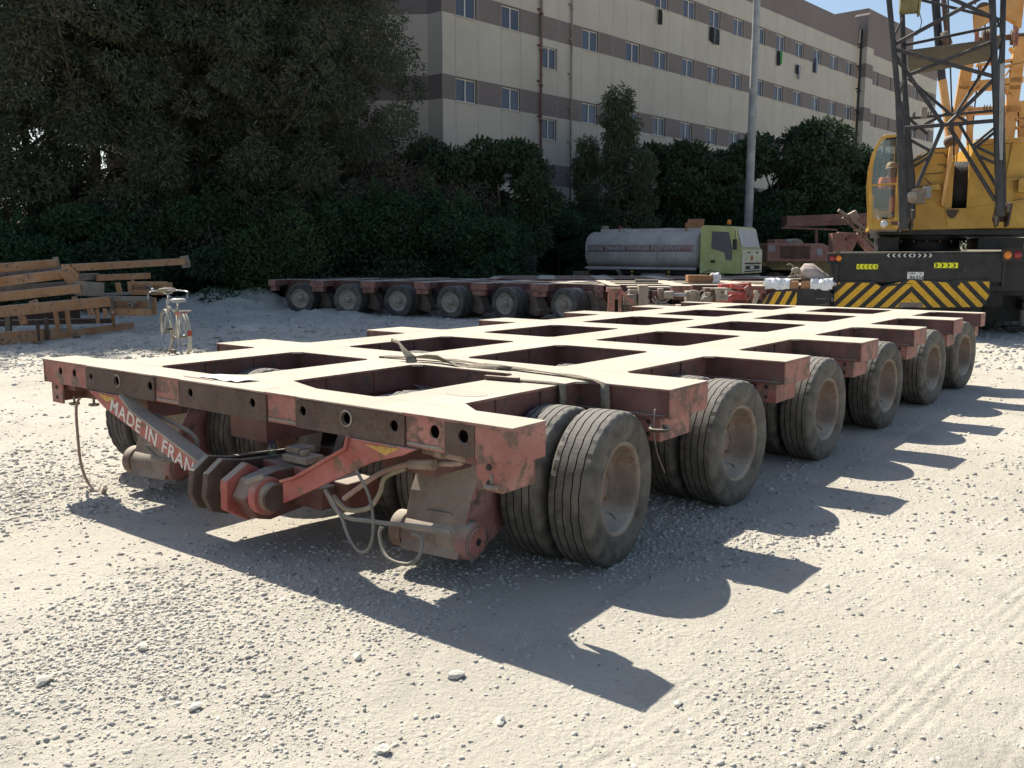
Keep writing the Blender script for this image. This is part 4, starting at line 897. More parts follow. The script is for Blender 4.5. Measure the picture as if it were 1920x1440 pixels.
# ------------------------------------------------------------------ crane on its truck carrier
CR, CF = 8.1, 18.5
CROT = R(19)                             # the carrier points along the line of sight to it
crane = empty('mobile_crane', W(CR, CF), SURV-CROT); tag(crane, 'yellow lattice boom truck crane on a black carrier with hazard stripes, plate 96356', 'crane')
CO = W(CR, CF); RC = RH*math.cos(CROT)-FH*math.sin(CROT); FC = FH*math.cos(CROT)+RH*math.sin(CROT)
def lc(x, y, F):
    d = fw+cr*((x-960)/FOC)+cu*((720-y)/FOC); t = (F-CF-(CAM-CO).dot(FC))/d.dot(FC); p = CAM+d*t-CO
    return Vector((p.dot(RC), F-CF, p.z))
def lx(x, F=CF, y=475): return lc(x, y, F).x
def lz(y, F=CF, x=1700): return lc(x, y, F).z
def cmap(x, z, yf=0.0):                   # a point measured square to the camera, carried onto the carrier's own rear plane
    p = CO+RH*x+FH*yf+Vector((0, 0, z))-CAM; t = (yf-(CAM-CO).dot(FC))/p.dot(FC); q = CAM+p*t-CO
    return q.dot(RC), q.z
def refit(o, yf=0.0):
    for ch in [o]+list(o.children):
        if ch.type == 'MESH' and ch.matrix_basis == Matrix():
            for vt in ch.data.vertices:
                X, Z = cmap(vt.co.x, vt.co.z, yf); vt.co.x = X; vt.co.z = Z
        elif ch.type == 'MESH':
            X, Z = cmap(ch.location.x, ch.location.z, yf); ch.location.x = X; ch.location.z = Z
        for g_ in ch.children:
            if ch is not o: refit(g_, yf)
# carrier
mb = MB()
mb.box(-1.52, 1.78, 0, .25, 1.08, 1.66, 'black'); mb.box(-1.35, 1.6, .25, 11, .75, 1.62, 'black'); mb.box(-1.6, 2.2, .3, 11.2, 1.62, 1.70, 'black'); mb.box(1.78, 1.84, -.02, .3, 1.0, 1.66, 'black')
mb.bar((-1.5, -.01, 1.675), (1.8, -.01, 1.70), .02, .02, 'greyf'); mb.box(1.4, 2.9, 1.2, 6.5, 1.05, 1.62, 'black'); mb.box(1.5, 2.3, .2, 1.1, .9, 1.5, 'black'); mb.box(-1.35, 1.5, .5, 9, .35, .78, 'black'); mb.box(1.60, 3.4, 1.9, 6.5, .16, 1.60, 'black'); mb.box(1.86, 3.3, 1.3, 2.2, .75, 1.5, 'black'); mb.cyl((2.6, 1.2, .55), (2.6, 2.1, .55), .12, 'black'); mb.box(2.2, 3.0, 1.3, 1.9, .02, .08, 'black'); mb.cyl((2.6, 1.6, .08), (2.6, 1.6, .8), .07, 'greyf')
mb.build('chassis', crane, .012)
mb = MB()
out = [(-1.60, .56), (1.42, .57), (1.56, .80), (1.56, 1.14), (.95, 1.14), (.70, 1.10), (-.10, 1.15), (-.55, 1.02), (-.62, 1.0), (-.80, 1.10), (-1.60, 1.10)]
mb.prism(out, 1, -.06, .10, 'black')
bmp = mb.build('rear_bumper', crane, .008)
def inside(p, poly):
    c = False; j = len(poly)-1
    for i in range(len(poly)):
        if (poly[i][1] > p[1]) != (poly[j][1] > p[1]) and p[0] < (poly[j][0]-poly[i][0])*(p[1]-poly[i][1])/(poly[j][1]-poly[i][1])+poly[i][0]: c = not c
        j = i
    return c
def clip(poly, a, b, c):                   # keep a*x+b*y+c >= 0
    o = []
    for i in range(len(poly)):
        p, q = poly[i], poly[(i+1) % len(poly)]; fp, fq = a*p[0]+b*p[1]+c, a*q[0]+b*q[1]+c
        if fp >= 0: o.append(p)
        if (fp >= 0) != (fq >= 0): t = fp/(fp-fq); o.append((p[0]+(q[0]-p[0])*t, p[1]+(q[1]-p[1])*t))
    return o
zlo, mid = .58, -.03
def stripe_set(regions, slope, x0, sgn, n, pitch, wd, y, parent):
    mb = MB()
    for k in range(n):
        for reg in regions:
            # band: x between a(z) and a(z)+wd, a(z) = x0+sgn*k*pitch - sgn*slope*(z-zlo)... chevron arms rise towards the middle
            a = x0+sgn*k*pitch
            pg = clip(reg, 1, sgn*slope, -(min(a, a+sgn*wd))-sgn*slope*zlo) if True else reg
            pg = clip(pg, -1, -sgn*slope, max(a, a+sgn*wd)+sgn*slope*zlo) if len(pg) > 2 else pg
            if len(pg) > 2: mb.prism(pg, 1, y-.004, y, 'hazy')
    return mb.build('hazard_stripes', parent)
L_ = [[(-1.58, .58), (mid, .58), (mid, 1.06), (-.62, .985), (-.80, 1.07), (-1.58, 1.08)], [(-.40, 1.055), (mid, 1.07), (mid, 1.13), (-.10, 1.135)]]
Rr = [[(mid, .58), (1.40, .59), (1.53, .80), (1.53, 1.10), (.97, 1.10), (.9, 1.0), (.70, 1.08), (mid, 1.13)]]
stripe_set(L_, 1.05, mid-.16, -1, 7, .30, .165, -.0605, bmp); stripe_set(Rr, 1.05, mid+.16, 1, 7, .30, .165, -.0605, bmp)
mb = MB(); mb.prism([(mid-.20, .59), (mid+.12, .59), (mid-.03, .75)], 1, -.066, -.0605, 'hazy'); mb.prism([(-.28, .585), (.22, .59), (.20, .68), (-.25, .68)], 1, -.072, -.0665, 'greyf'); mb.build('hook_plate', bmp)
def chevrons(x0, x1, z0, z1, n, d, base, ink, y, name, parent, both=False):
    mb = MB(); mb.box(x0, x1, y-.006, y, z0, z1, base); zc = (z0+z1)/2; p = (x1-x0)/n; h = (z1-z0)
    for k in range(n):
        dd = d if not both else (-1 if k < n/2 else 1); c = x0+p*(k+.5); w2, t = h*.35, p*.28
        for s in (1, -1):
            v = [(c+dd*w2/2, zc), (c+dd*w2/2+dd*0-dd*t, zc), (c-dd*w2/2-dd*t, zc+s*h*.42), (c-dd*w2/2, zc+s*h*.42)]
            v = [(c+dd*w2*.6, zc), (c+dd*w2*.6-dd*t, zc), (c-dd*w2*.5-dd*t, zc+s*h*.40), (c-dd*w2*.5, zc+s*h*.40)]
            mb.prism(v, 1, y-.010, y-.0062, ink)
    return mb.build(name, parent)
chevrons(-1.16, -.73, 1.345, 1.445, 5, -1, 'reflect', 'ink', -.001, 'arrow_sticker', crane); chevrons(.40, .88, 1.37, 1.475, 4, 1, 'reflect', 'ink', -.001, 'arrow_sticker', crane)
chevrons(-.60, .38, 1.575, 1.665, 9, -1, 'ink', 'white', -.001, 'arrow_sticker', crane, both=True)
mb = MB(); mb.box(-.13, .20, -.02, -.004, 1.125, 1.29, 'white'); npz = mb.build('number_plate', crane, .003)
text_mesh('plate_digits', '96356', .105, 'ink', npz, basis((-.085, -.0215, 1.145), (1, 0, 0), (0, 0, 1)), .0006, .002, space=1.05)
text_mesh('plate_digits', 'DUBAI      M', .045, 'ink', npz, basis((-.11, -.0215, 1.245), (1, 0, 0), (0, 0, 1)), .0006, .001)
mb = MB(); mb.box(-.09, .10, -.03, -.001, 1.30, 1.35, 'black'); mb.cyl((0, -.03, 1.36), (0, .0, 1.36), .03, 'black'); mb.build('plate_lamp', crane)
for x, z, cols, bx in ((-1.66, 1.56, ('lamp_red', 'lamp_orange'), (-1.76, -1.46, 1.46, 1.66)), (1.86, 1.63, ('lamp_orange', 'lamp_red'), (1.74, 2.20, 1.50, 1.76))):
    e = empty('tail_lamp', parent=crane); mb = MB(); mb.box(bx[0], bx[1], -.04, .06, bx[2], bx[3], 'black'); mb.box(bx[0]-.01, bx[1]+.01, -.09, .06, bx[3], bx[3]+.008, 'greyf' if x < 0 else 'black'); mb.build('housing', e, .006)
    for k, c in enumerate(cols):
        mb = MB(); cx = x+.13*k if x < 0 else x+.20*k; rr = .062 if x < 0 else .085; mb.lathe([(rr, 0), (rr*.95, .02), (rr*.6, .035), (0, .04)], (cx, -.04, z), (0, -1, 0), c, 20); mb.build('lens', e)
mb = MB(); mb.box(-1.70, -1.52, -.10, .2, .98, 1.46, 'black'); mb.tube([(-1.6, -.10, 1.46), (-1.66, -.12, 1.3), (-1.58, -.1, 1.12)], .02, 'black'); mb.cyl((-1.62, -.12, 1.12), (-1.55, -.12, 1.02), .03, 'chrome', n=8); mb.build('lamp_bracket', crane)
mb = MB(); mb.box(2.12, 2.22, .3, .34, 1.05, 1.27, 'white'); mb.build('sticker', crane)
# outrigger box at the left rear
mb = MB(); mb.prism([(-3.10, .60), (-2.93, .62+.2), (-2.78, .93), (-1.66, .97), (-1.66, .56), (-3.05, .56)], 1, -.30, .10, 'black'); org = mb.build('outrigger', crane, .01)
mb = MB()
for k in range(4):
    reg = [(-3.05, .585), (-2.98, .70), (-2.90, .82), (-2.78, .90), (-2.33, .91), (-2.33, .585)]; a = -3.22+k*.21+.09
    pg = clip(reg, 1, -.52, -a+.52*.58); pg = clip(pg, -1, .52, a+.115-.52*.58)
    if len(pg) > 2: mb.prism(pg, 1, -.306, -.301, 'hazy')
mb.build('hazard_stripes', org); mb = MB(); mb.bar((-2.1, -.31, .60), (-1.7, -.31, .66), .015, .015, 'greyf'); mb.bar((-1.95, -.31, .76), (-1.75, -.31, .77), .02, .012, 'greyf'); mb.build('hand_rail', org)
for y in (2.2, 3.6, 7.6, 9.2):
    for x in (-1.25, 1.62):
        e = empty('wheel', (x, y, .53), parent=crane); mb = MB(); mb.lathe([(.29, -.14), (.40, -.17), (.49, -.16), (.53, -.12), (.53, .12), (.49, .16), (.40, .17), (.29, .14)], (0,0,0), (1,0,0), 'tyre', 36); mb.build('tyre', e)
        mb = MB(); mb.lathe([(.29, .14), (.28, .05), (.12, .03), (.1, .12), (0, .13)], (0,0,0), (1,0,0), 'rim', 28); mb.lathe([(.29, -.14), (.28, -.05), (0, -.04)], (0,0,0), (1,0,0), 'rim', 28); mb.build('rim', e)
for y, x0 in ((.9, 1.55), (2.9, 1.7)):
    mb = MB(); mb.box(1.5, 2.0, y-.0, y+.05, .55, 1.1, 'black'); mb.build('mudguard', crane)
for ch_ in list(crane.children):
    if ch_.name.split('.')[0] not in ('wheel',): refit(ch_)
# turntable and superstructure
mb = MB(); mb.cyl((.75, 2.7, 1.70), (.75, 2.7, 1.95), .85, 'black', n=40); mb.cyl((.75, 2.7, 1.95), (.75, 2.7, 2.14), 1.0, 'black', n=40)
for k in range(20): mb.cyl((.75+.95*math.cos(k*.314), 2.7+.95*math.sin(k*.314), 1.95), (.75+.95*math.cos(k*.314), 2.7+.95*math.sin(k*.314), 1.90), .03, 'greyf', n=6)
mb.box(-.35, 3.2, 1.05, 5.8, 2.05, 2.17, 'black'); mb.box(-.35, .1, 1.2, 3.0, 1.72, 2.0, 'black'); mb.box(1.8, 2.8, 1.3, 3.0, 1.75, 2.0, 'black'); refit(mb.build('turntable', crane, .006), 1.0)
F1 = 19.5
mb = MB(); zb, zt = 2.16, 3.62
# front plate left of the winch opening, lower sill, right housing
P = lambda x, y: (lx(x, F1, y), lz(y, F1, x))
mb.prism([P(1686, 432), P(1776, 430), P(1770, 392), P(1763, 385), P(1779, 300), P(1779, 277), P(1742, 280), P(1722, 290), P(1690, 320)], 1, 1.0, 1.06, 'yellow')
mb.prism([P(1776, 430), P(1930, 426), P(1930, 372), P(1812, 390), P(1770, 391)], 1, .995, 1.055, 'yellow')
mb.prism([P(1812, 391), P(1900, 385), P(1900, 268), P(1828, 272), P(1818, 300)], 1, 1.01, 1.07, 'yellow')
a, b = lx(1686, F1), lx(1779, F1); c_, d_ = lx(1815, F1), lx(1930, F1)+1.3
mb.box(a+.02, b, 1.06, 5.6, 2.17, 3.55, 'yellow'); mb.box(c_, d_, 1.07, 5.6, 2.17, 3.98, 'yellow'); mb.box(b+.001, c_-.001, 2.4, 5.6, 2.17, 3.4, 'yellow')
mb.build('machinery_house', crane, .01)
mb = MB()                                                                # open doors, ribs and lids on the house
mb.prism([P(1779, 277), P(1762, 385), P(1766, 388), P(1784, 300), P(1784, 275)], 1, .78, 1.0, 'orange')
mb.bar((*P(1848, 282)[:1], .99, P(1848, 282)[1]), (P(1838, 335)[0], .99, P(1838, 335)[1]), .03, .03, 'yellow'); mb.bar((P(1900, 270)[0], .98, P(1900, 270)[1]), (P(1888, 333)[0], .98, P(1888, 333)[1]), .05, .05, 'yellow')
mb.bar((P(1885, 337)[0], .98, P(1885, 337)[1]), (P(1930, 334)[0], .98, P(1930, 334)[1]), .04, .04, 'yellow'); mb.box(lx(1898, F1), lx(1960, F1), .90, 1.0, lz(365, F1), lz(340, F1), 'yellow')
mb.bar((P(1740, 279)[0], 1.02, P(1740, 279)[1]), (P(1782, 276)[0], 1.02, P(1782, 276)[1]), .05, .02, 'rust'); mb.bar((P(1830, 271)[0], 1.0, P(1830, 271)[1]), (P(1960, 262)[0], 1.0, P(1960, 262)[1]), .10, .025, 'orange')
for x0, y0, x1, y1 in ((1752, 287, 1770, 287), (1770, 287, 1776, 296), (1758, 309, 1770, 309), (1770, 309, 1776, 318), (1733, 333, 1750, 350), (1750, 350, 1760, 352), (1733, 327, 1768, 324), (1700, 352, 1765, 346)):
    p, q = P(x0, y0), P(x1, y1); mb.bar((p[0], .985, p[1]), (q[0], .985, q[1]), .016, .016, 'rust')
mb.prism([P(1773, 393), P(1799, 393), P(1790, 408), P(1783, 410), P(1777, 405)], 1, .975, .994, 'rust'); mb.prism([P(1740, 348), P(1762, 345), P(1763, 357), P(1745, 357)], 1, .90, 1.0, 'yellow')
mb.build('house_fittings', crane, .003)
mb = MB(); mb.cyl((b-.02, 1.75, 3.02), (c_+.02, 1.75, 3.02), .56, 'black', n=40); mb.box(b-.01, c_+.01, 1.1, 2.4, 2.36, 2.5, 'black')
for k in range(14): x_ = b+.02+(c_-b-.04)*k/13; mb.lathe([(.565, 0), (.58, .01), (.565, .02)], (x_, 1.75, 3.02), (1, 0, 0), 'ink', 36)
mb.build('winch_drum', crane)
# cab
cabp = [P(1632, 431), P(1629, 345), P(1632, 310), P(1640, 278), P(1652, 260), P(1688, 256), P(1688, 431)]
cx0, cx1 = P(1629, 345)[0], P(1688, 300)[0]; cb = empty('operator_cab', parent=crane); y0, y1 = .72, 2.15
zs = [p[1] for p in cabp]; zf, zr = min(zs), max(zs)
mb = MB()
outl = cabp[:6]
def post(p, q, w_=.045): mb.bar((p[0], y0, p[1]), (q[0], y0, q[1]), w_, w_, 'yellow')
for p, q in zip(cabp[:5], cabp[1:6]):
    for yy in (y0, y1): mb.bar((p[0]+.02, yy, p[1]), (q[0]+.02, yy, q[1]), .055, .055, 'yellow')
for yy in (y0, y1): mb.bar((cx1-.02, yy, zf), (cx1-.02, yy, zr), .08, .06, 'yellow')
mb.bar((cx0+.02, y0, P(1640, 349)[1]), (cx1, y0, P(1640, 347)[1]), .04, .04, 'yellow')
mb.box(cx0+.03, cx1, y0-.02, y0+.03, zf, P(1640, 412)[1], 'yellow'); mb.box(cx0+.03, cx1, y0, y1, zf-.02, zf+.05, 'yellow'); mb.box(cx0+.05, cx1, y0-.03, y0, zf-.04, zf+.0, 'greyf')
rz_ = cabp[4][1]; mb.box(cabp[4][0]+.05, cx1+.02, y0+.03, y1, zr-.01, zr+.035, 'alu'); mb.box(cabp[4][0]+.1, cx1, y0+.05, y1, zr-.08, zr-.04, 'black')
mb.box(cx1-.04, cx1, y0+.03, y1, zf+.05, zf+.95, 'yellow'); mb.box(cx0+.05, cx1-.04, y1-.04, y1, zf+.05, zf+.8, 'yellow')
mb.box(cx0+.30, cx0+.34, y1-.03, y1, zf+.8, zr-.05, 'black'); mb.box(cx0+.62, cx0+.66, y1-.03, y1, zf+.8, zr-.05, 'black'); mb.box(cx0+.62, cx1-.04, y1-.05, y1-.03, zf+.8, zr-.05, 'black')
mb.build('frame', cb, .006)
mb = MB(); g = [P(1635, 409), P(1632, 349), P(1634, 312), P(1641, 281), P(1653, 266), P(1684, 263), P(1684, 409)]; mb.prism(g, 1, y0+.005, y0+.011, 'glass'); mb.build('windscreen', cb)
mb = MB(); mb.lathe([(.075, 0), (.078, .03), (.06, .05), (0, .06)], (P(1656, 421)[0], y0-.02, P(1656, 421)[1]), (0, -1, 0), 'lamp_clear', 20); mb.build('headlight', cb)
mb = MB(); mb.box(P(1669, 420)[0], P(1682, 420)[0], y0-.035, y0-.02, P(1670, 423)[1], P(1670, 416)[1], 'maroon'); mb.build('grille', cb)
mb = MB(); mb.box(cx0+.25, cx1-.08, 1.35, 1.80, zf+.46, zf+.58, 'black'); mb.box(cx0+.25, cx1-.08, 1.72, 1.84, zf+.44, zf+1.05, 'black'); mb.box(cx0+.32, cx1-.15, 1.4, 1.7, zf+.05, zf+.32, 'black')
mb.box(cx0+.12, cx0+.5, .95, 1.10, zf+.45, zf+.85, 'black'); mb.bar((cx0+.2, 1.0, zf+.3), (cx0+.38, .9, zf+.02), .05, .05, 'alu')
for k in range(3): mb.cyl((cx0+.18+.09*k, 1.02, zf+.8), (cx0+.16+.09*k, 1.0, zf+1.02), .012, 'black', n=6)
mb.build('seat_and_controls', cb, .006)
# lattice boom: chords, braces, gusset plate
bo = empty('boom', parent=crane); FN, FB = 18.2, 19.2
def chord(pts, r): m_ = MB(); m_.tube([lc(*p) for p in pts], r, 'boom', 10, 1); return m_.build('chord', bo, fix=False)
chord([(1657, -90, FN), (1667, 0, FN), (1674, 73, FN), (1684, 183, FN), (1690, 290, FN), (1695, 430, FN)], [.052, .052, .052, .055, .075, .09])
chord([(1688, -90, FB), (1692, 30, FB), (1696, 150, FB), (1702, 260, FB), (1707, 330, FB), (1708, 410, FB)], [.050, .050, .05, .07, .09, .09])
chord([(1856, -90, FN), (1860, 0, FN), (1866, 150, FN), (1869, 240, FN), (1872, 330, FN), (1874, 405, FN)], [.060, .060, .06, .06, .065, .07])
chord([(1884, -90, FB), (1881, 0, FB), (1878, 150, FB), (1878, 240, FB), (1880, 330, FB), (1880, 400, FB)], [.055, .055, .055, .06, .065, .07])
def braces(L, F, r): 
    for x0, y0_, x1, y1_ in L:
        m_ = MB(); m_.cyl(lc(x0, y0_, F), lc(x1, y1_, F), r, 'boom', n=8); m_.build('brace', bo, fix=False)
braces([(1680, 82, 1858, -14), (1680, 93, 1862, 143), (1681, 107, 1768, 234), (1780, 238, 1866, 376), (1768, 236, 1719, 350), (1862, 78, 1707, 139), (1862, 150, 1778, 232), (1696, 240, 1868, 226), (1658, -60, 1860, 32)], FN+.02, .038)
braces([(1728, 0, 1878, 37), (1695, 85, 1878, 47), (1703, 147, 1783, 215), (1878, 78, 1792, 214), (1705, 222, 1878, 206), (1797, 230, 1876, 362), (1706, 262, 1748, 285), (1706, 224, 1740, 252), (1708, 305, 1748, 282), (1710, 314, 1742, 294), (1822, 274, 1876, 230), (1824, 281, 1876, 239), (1826, 273, 1878, 297), (1830, 290, 1878, 311), (1712, 245, 1775, 212), (1790, 215, 1820, 232)], FB, .03)
braces([(1674, 73, 1695, 30), (1684, 183, 1696, 150), (1690, 190, 1700, 262), (1866, 30, 1880, 60), (1866, 160, 1879, 80), (1869, 220, 1878, 160)], (FN+FB)/2-.2, .022)
def quadplate(pts, th, m, name, par):
    m_ = MB(); a_, b_, c2, d3 = [Vector(p) for p in pts]; rows = [[a_.lerp(b_, t/4) for t in range(5)], [((a_+d3)/2).lerp((b_+c2)/2, t/4) for t in range(5)], [d3.lerp(c2, t/4) for t in range(5)]]; m_.sheet(rows, m, th, False); return m_.build(name, par)
quadplate([lc(1700, 95, FN+.1), lc(1878, 72, FN+.1), lc(1862, 112, FB+.3), lc(1706, 140, FB+.3)], .02, 'plate', 'platform_plate', bo)
quadplate([lc(1875, 120, FN-.05), lc(1884, 118, FN-.05), lc(1880, 300, FN-.05), lc(1872, 300, FN-.05)], .012, 'pole', 'highlight_plate', bo)  # paler plate carries the bluish highlight of this chord in its colour
for x, y in ((1698, 420), (1877, 408)):
    m_ = MB(); p = lc(x, y, 18.6)
    for dx in (-.10, .08): m_.prism([(-.45+p.y, p.z+.25), (p.y+.1, p.z+.3), (p.y+.35, p.z), (p.y+.1, p.z-.18), (p.y-.2, p.z-.15)], 0, p.x+dx, p.x+dx+.035, 'boom')
    m_.cyl((p.x-.13, p.y+.12, p.z-.02), (p.x+.15, p.y+.12, p.z-.02), .06, 'rust', n=14); m_.build('heel_pin', bo)
m_ = MB(); p = lc(1705, 5, 18.4); m_.cyl((p.x-.17, p.y, p.z+.05), (p.x+.16, p.y, p.z+.05), .25, 'olive', n=28)
for k in range(11): m_.lathe([(.25, 0), (.268, .012), (.25, .024)], (p.x-.16+k*.028, p.y, p.z+.05), (1, 0, 0), 'olive', 28)
m_.cyl((p.x+.16, p.y, p.z+.05), (p.x+.19, p.y, p.z+.05), .32, 'olive', n=28); m_.tube([(p.x+.19, p.y, p.z-.2), (p.x+.24, p.y, p.z-.4), (p.x+.17, p.y, p.z-.62)], .008, 'ink', 5); m_.build('auxiliary_winch', bo)
m_ = MB()
for x in (1712, 1715, 1733, 1736, 1850, 1856, 1845, 1740, 1745): p = lc(x, 219 if x < 1800 else 206, FB); m_.cyl(p, p+Vector((0, 0, .10)), .012, 'boom', n=6)
p = lc(1733, 213, FB); m_.box(p.x-.06, p.x+.05, p.y-.05, p.y+.05, p.z-.1, p.z+.12, 'greyf'); m_.build('pin_rack', bo)
# mast, gantry frame, sheave blocks and ropes behind the boom
FM = 21.0
m_ = MB(); m_.tube([lc(1749, -60, FM), lc(1754, 0, FM), lc(1766, 150, FM)], .085, 'boom', 10, 1); m_.build('mast', crane, fix=False)
m_ = MB(); m_.tube([lc(1767, 150, FM), lc(1776, 215, FM), lc(1782, 280, FM-.3)], .085, 'orange', 10, 1); m_.ball(lc(1782, 266, FM-.3), .14, 'rust'); m_.build('mast_foot', crane, fix=False)
m_ = MB(); m_.cyl(lc(1766, -30, FM-.2), lc(1776, 62, FM-.2), .055, 'rust', n=8); m_.cyl(lc(1771, 60, FM-.2), lc(1778, 84, FM-.2), .09, 'rust', n=8); m_.build('pendant_link', crane)
FG = 22.6; gan = empty('gantry', parent=crane)
def leg(x0, y0_, x1, y1_, w_, d=.22, m='orange', F=FG, nm='leg'): m_ = MB(); m_.bar(lc(x0, y0_, F), lc(x1, y1_, F), w_, d, m, up=(0, 1, 0)); m_.build(nm, gan, .008)
leg(1814, 118, 1785, 290, .25); leg(1822, 122, 1812, 150, .08, .1); leg(1914, 70, 1887, 275, .25); leg(1818, 200, 1818, 280, .12); leg(1915, 190, 1915, 275, .13)
for a_ in ((1802, 160, 1918, 150, .13), (1796, 165, 1912, 165, .10), (1780, 212, 1912, 204, .16), (1885, 125, 1920, 118, .05), (1830, 123, 1900, 113, .05), (1805, 195, 1838, 158, .06), (1840, 125, 1835, 155, .04), (1893, 90, 1910, 115, .04), (1905, 115, 1885, 142, .035), (1895, 180, 1885, 170, .06), (1900, 225, 1925, 222, .06), (1904, 240, 1925, 238, .05)): leg(*a_, nm='cross_member')
m_ = MB(); m_.cyl(lc(1835, 74, FG), lc(1935, 66, FG), .07, 'rust', n=10)
for x in (1843, 1848, 1853, 1897, 1901, 1905): q = lc(x, 70, FG); m_.cyl((q.x-.02, q.y, q.z), (q.x+.02, q.y, q.z), .17, 'rust', n=20)
m_.build('sheave_set', gan)
for k, (x0, y0_, x1, y1_) in enumerate(((1827, 8, 1857, 50), (1884, 0, 1916, 40))):
    e = empty('sheave_block', parent=crane); q0, q1 = lc(x0, y0_, 21.8), lc(x1, y1_, 21.8); xm = (q0.x+q1.x)/2; w2 = abs(q1.x-q0.x)/2; zm = (q0.z+q1.z)/2
    m_ = MB(); pg = [(-w2, .12), (-w2, .02), (-w2*.75, -.35), (-w2*.45, -.38), (w2*.1, -.22), (w2*1.0, -.12), (w2*1.1, .2)] if k == 0 else [(-w2, .22), (-w2, -.12), (w2*.3, -.28), (w2*.6, -.42), (w2*.9, -.4), (w2, .22)]
    for dy in (-.12, .12): m_.prism([(xm+a_, zm+b_) for a_, b_ in pg], 1, q0.y+dy, q0.y+dy+.02, 'orange')
    m_.build('cheek_plate', e); m_ = MB(); m_.cyl((xm, q0.y-.09, zm+.1), (xm, q0.y+.10, zm+.1), w2*.92, 'rust', n=28); m_.build('sheave', e)
    m_ = MB()
    for dx in (-.6, -.35): m_.bar((xm+w2*(dx if k == 0 else -dx), q0.y, zm-.34), (xm+w2*(dx if k == 0 else -dx)+.01, q0.y, zm-.75), .04, .05, 'scrap')
    m_.build('link', e)
for x0, y0_, x1, y1_, F in ((1777, -20, 1785, 215, 20.4), (1828, -20, 1829, 8, 21.8), (1846, 30, 1848, 74, 22.2), (1901, 40, 1902, 68, 22.2), (1840, 80, 1820, 275, 22.8), (1902, 80, 1884, 250, 22.8), (1785, 214, 1789, 300, 20.4), (1906, 70, 1898, 150, 22.7), (1911, -10, 1911, 10, 21.8), (1866, 0, 1868, 60, 22.4), (1786, 200, 1789, 310, 20.2)):
    m_ = MB(); m_.cyl(lc(x0, y0_, F), lc(x1, y1_, F), .016, 'ink', n=6); m_.build('wire_rope', crane, fix=False)
# small gear around the heel
m_ = MB(); q = lc(1725, 368, 19.2); m_.box(q.x-.18, q.x+.10, q.y-.12, q.y+.1, q.z-.15, q.z+.15, 'greyf'); m_.box(q.x+.05, q.x+.2, q.y-.1, q.y+.1, q.z-.05, q.z+.2, 'pole'); m_.ball((q.x-.16, q.y-.1, q.z-.02), .12, 'dustm'); m_.build('hydraulic_motor', crane, .01)

# ------------------------------------------------------------------ people (skin-grown bodies)
MT['skin'] = plain('brown_skin', (.20, .105, .065), .6, var=.08); MT['coverall'] = plain('orange_coverall', (.62, .17, .07), .85, .1, var=.18); MT['vest'] = plain('reflective_tape', (.62, .62, .58), .5)
def skin_mesh(name, verts, edges, rads, m, parent, sub=2):
    me = bpy.data.meshes.new(name); me.from_pydata([tuple(v) for v in verts], edges, []); o = bpy.data.objects.new(name, me); C.objects.link(o)
    o.modifiers.new('skin', 'SKIN'); sb = o.modifiers.new('sub', 'SUBSURF'); sb.levels = sb.render_levels = sub
    for k, r in enumerate(rads):
        me.skin_vertices[0].data[k].radius = (r, r) if not isinstance(r, tuple) else r; me.skin_vertices[0].data[k].use_root = (k == 0)
    dg = bpy.context.evaluated_depsgraph_get(); m2 = bpy.data.meshes.new_from_object(o.evaluated_get(dg)); bpy.data.objects.remove(o)
    m2.materials.clear(); m2.materials.append(MT[m]); m2.polygons.foreach_set('use_smooth', np.ones(len(m2.polygons), bool))
    o2 = bpy.data.objects.new(name, m2); C.objects.link(o2); o2.parent = parent; return o2
seat = crane.matrix_basis @ Vector((cx0+.46, 1.42, 0)); zs_ = zf+.60
man = empty('person', seat+Vector((0, 0, zs_)), SURV); tag(man, 'seated man in orange coverall and orange hard hat at the controls inside the crane cab', 'person')
# local: x right, -y faces the windscreen, z=0 seat top
v = [(0,.10,.10),(0,.12,.28),(0,.10,.44),(0,.08,.53),(0,.05,.60),(0,.03,.67),(0,.02,.74),
     (-.17,.08,.47),(-.24,-.08,.30),(-.20,-.32,.34),(-.20,-.39,.35),(.17,.08,.47),(.24,-.08,.30),(.16,-.32,.34),(.16,-.39,.35),
     (-.10,-.02,.08),(-.13,-.40,.10),(-.13,-.45,-.28),(-.13,-.55,-.33),(.10,-.02,.08),(.13,-.40,.10),(.13,-.45,-.28),(.13,-.55,-.33)]
e_ = [(0,1),(1,2),(2,3),(3,4),(4,5),(5,6),(2,7),(7,8),(8,9),(9,10),(2,11),(11,12),(12,13),(13,14),(0,15),(15,16),(16,17),(17,18),(0,19),(19,20),(20,21),(21,22)]
r_ = [.15,.15,.14,.06,.055,.085,.085,.07,.05,.036,.03,.07,.05,.036,.03,.09,.068,.05,.04,.09,.068,.05,.04]
skin_mesh('body', v, e_, r_, 'skin', man)
cv = v[:3]+[(0,.09,.49)]+v[7:10]+v[11:14]+v[15:18]+v[19:22]
ce = [(0,1),(1,2),(2,3),(2,4),(4,5),(5,6),(2,7),(7,8),(8,9),(0,10),(10,11),(11,12),(0,13),(13,14),(14,15)]
skin_mesh('coverall', cv, ce, [.17,.168,.158,.075,.085,.062,.045,.085,.062,.045,.105,.08,.062,.105,.08,.062], 'coverall', man)
m_ = MB(); m_.lathe([(.12, -.02), (.118, .03), (.10, .08), (.06, .115), (0, .125)], (0, .01, .73), (0, 0, 1), 'orange', 24); m_.lathe([(.118, 0), (.15, -.012), (.15, -.018), (.115, -.01)], (0, -.01, .725), (0, 0, 1), 'orange', 24); m_.build('hard_hat', man)
m_ = MB(); m_.lathe([(.172, 0), (.172, .05)], (0, .12, .24), (0, 0, 1), 'vest', 20); m_.build('reflective_band', man)
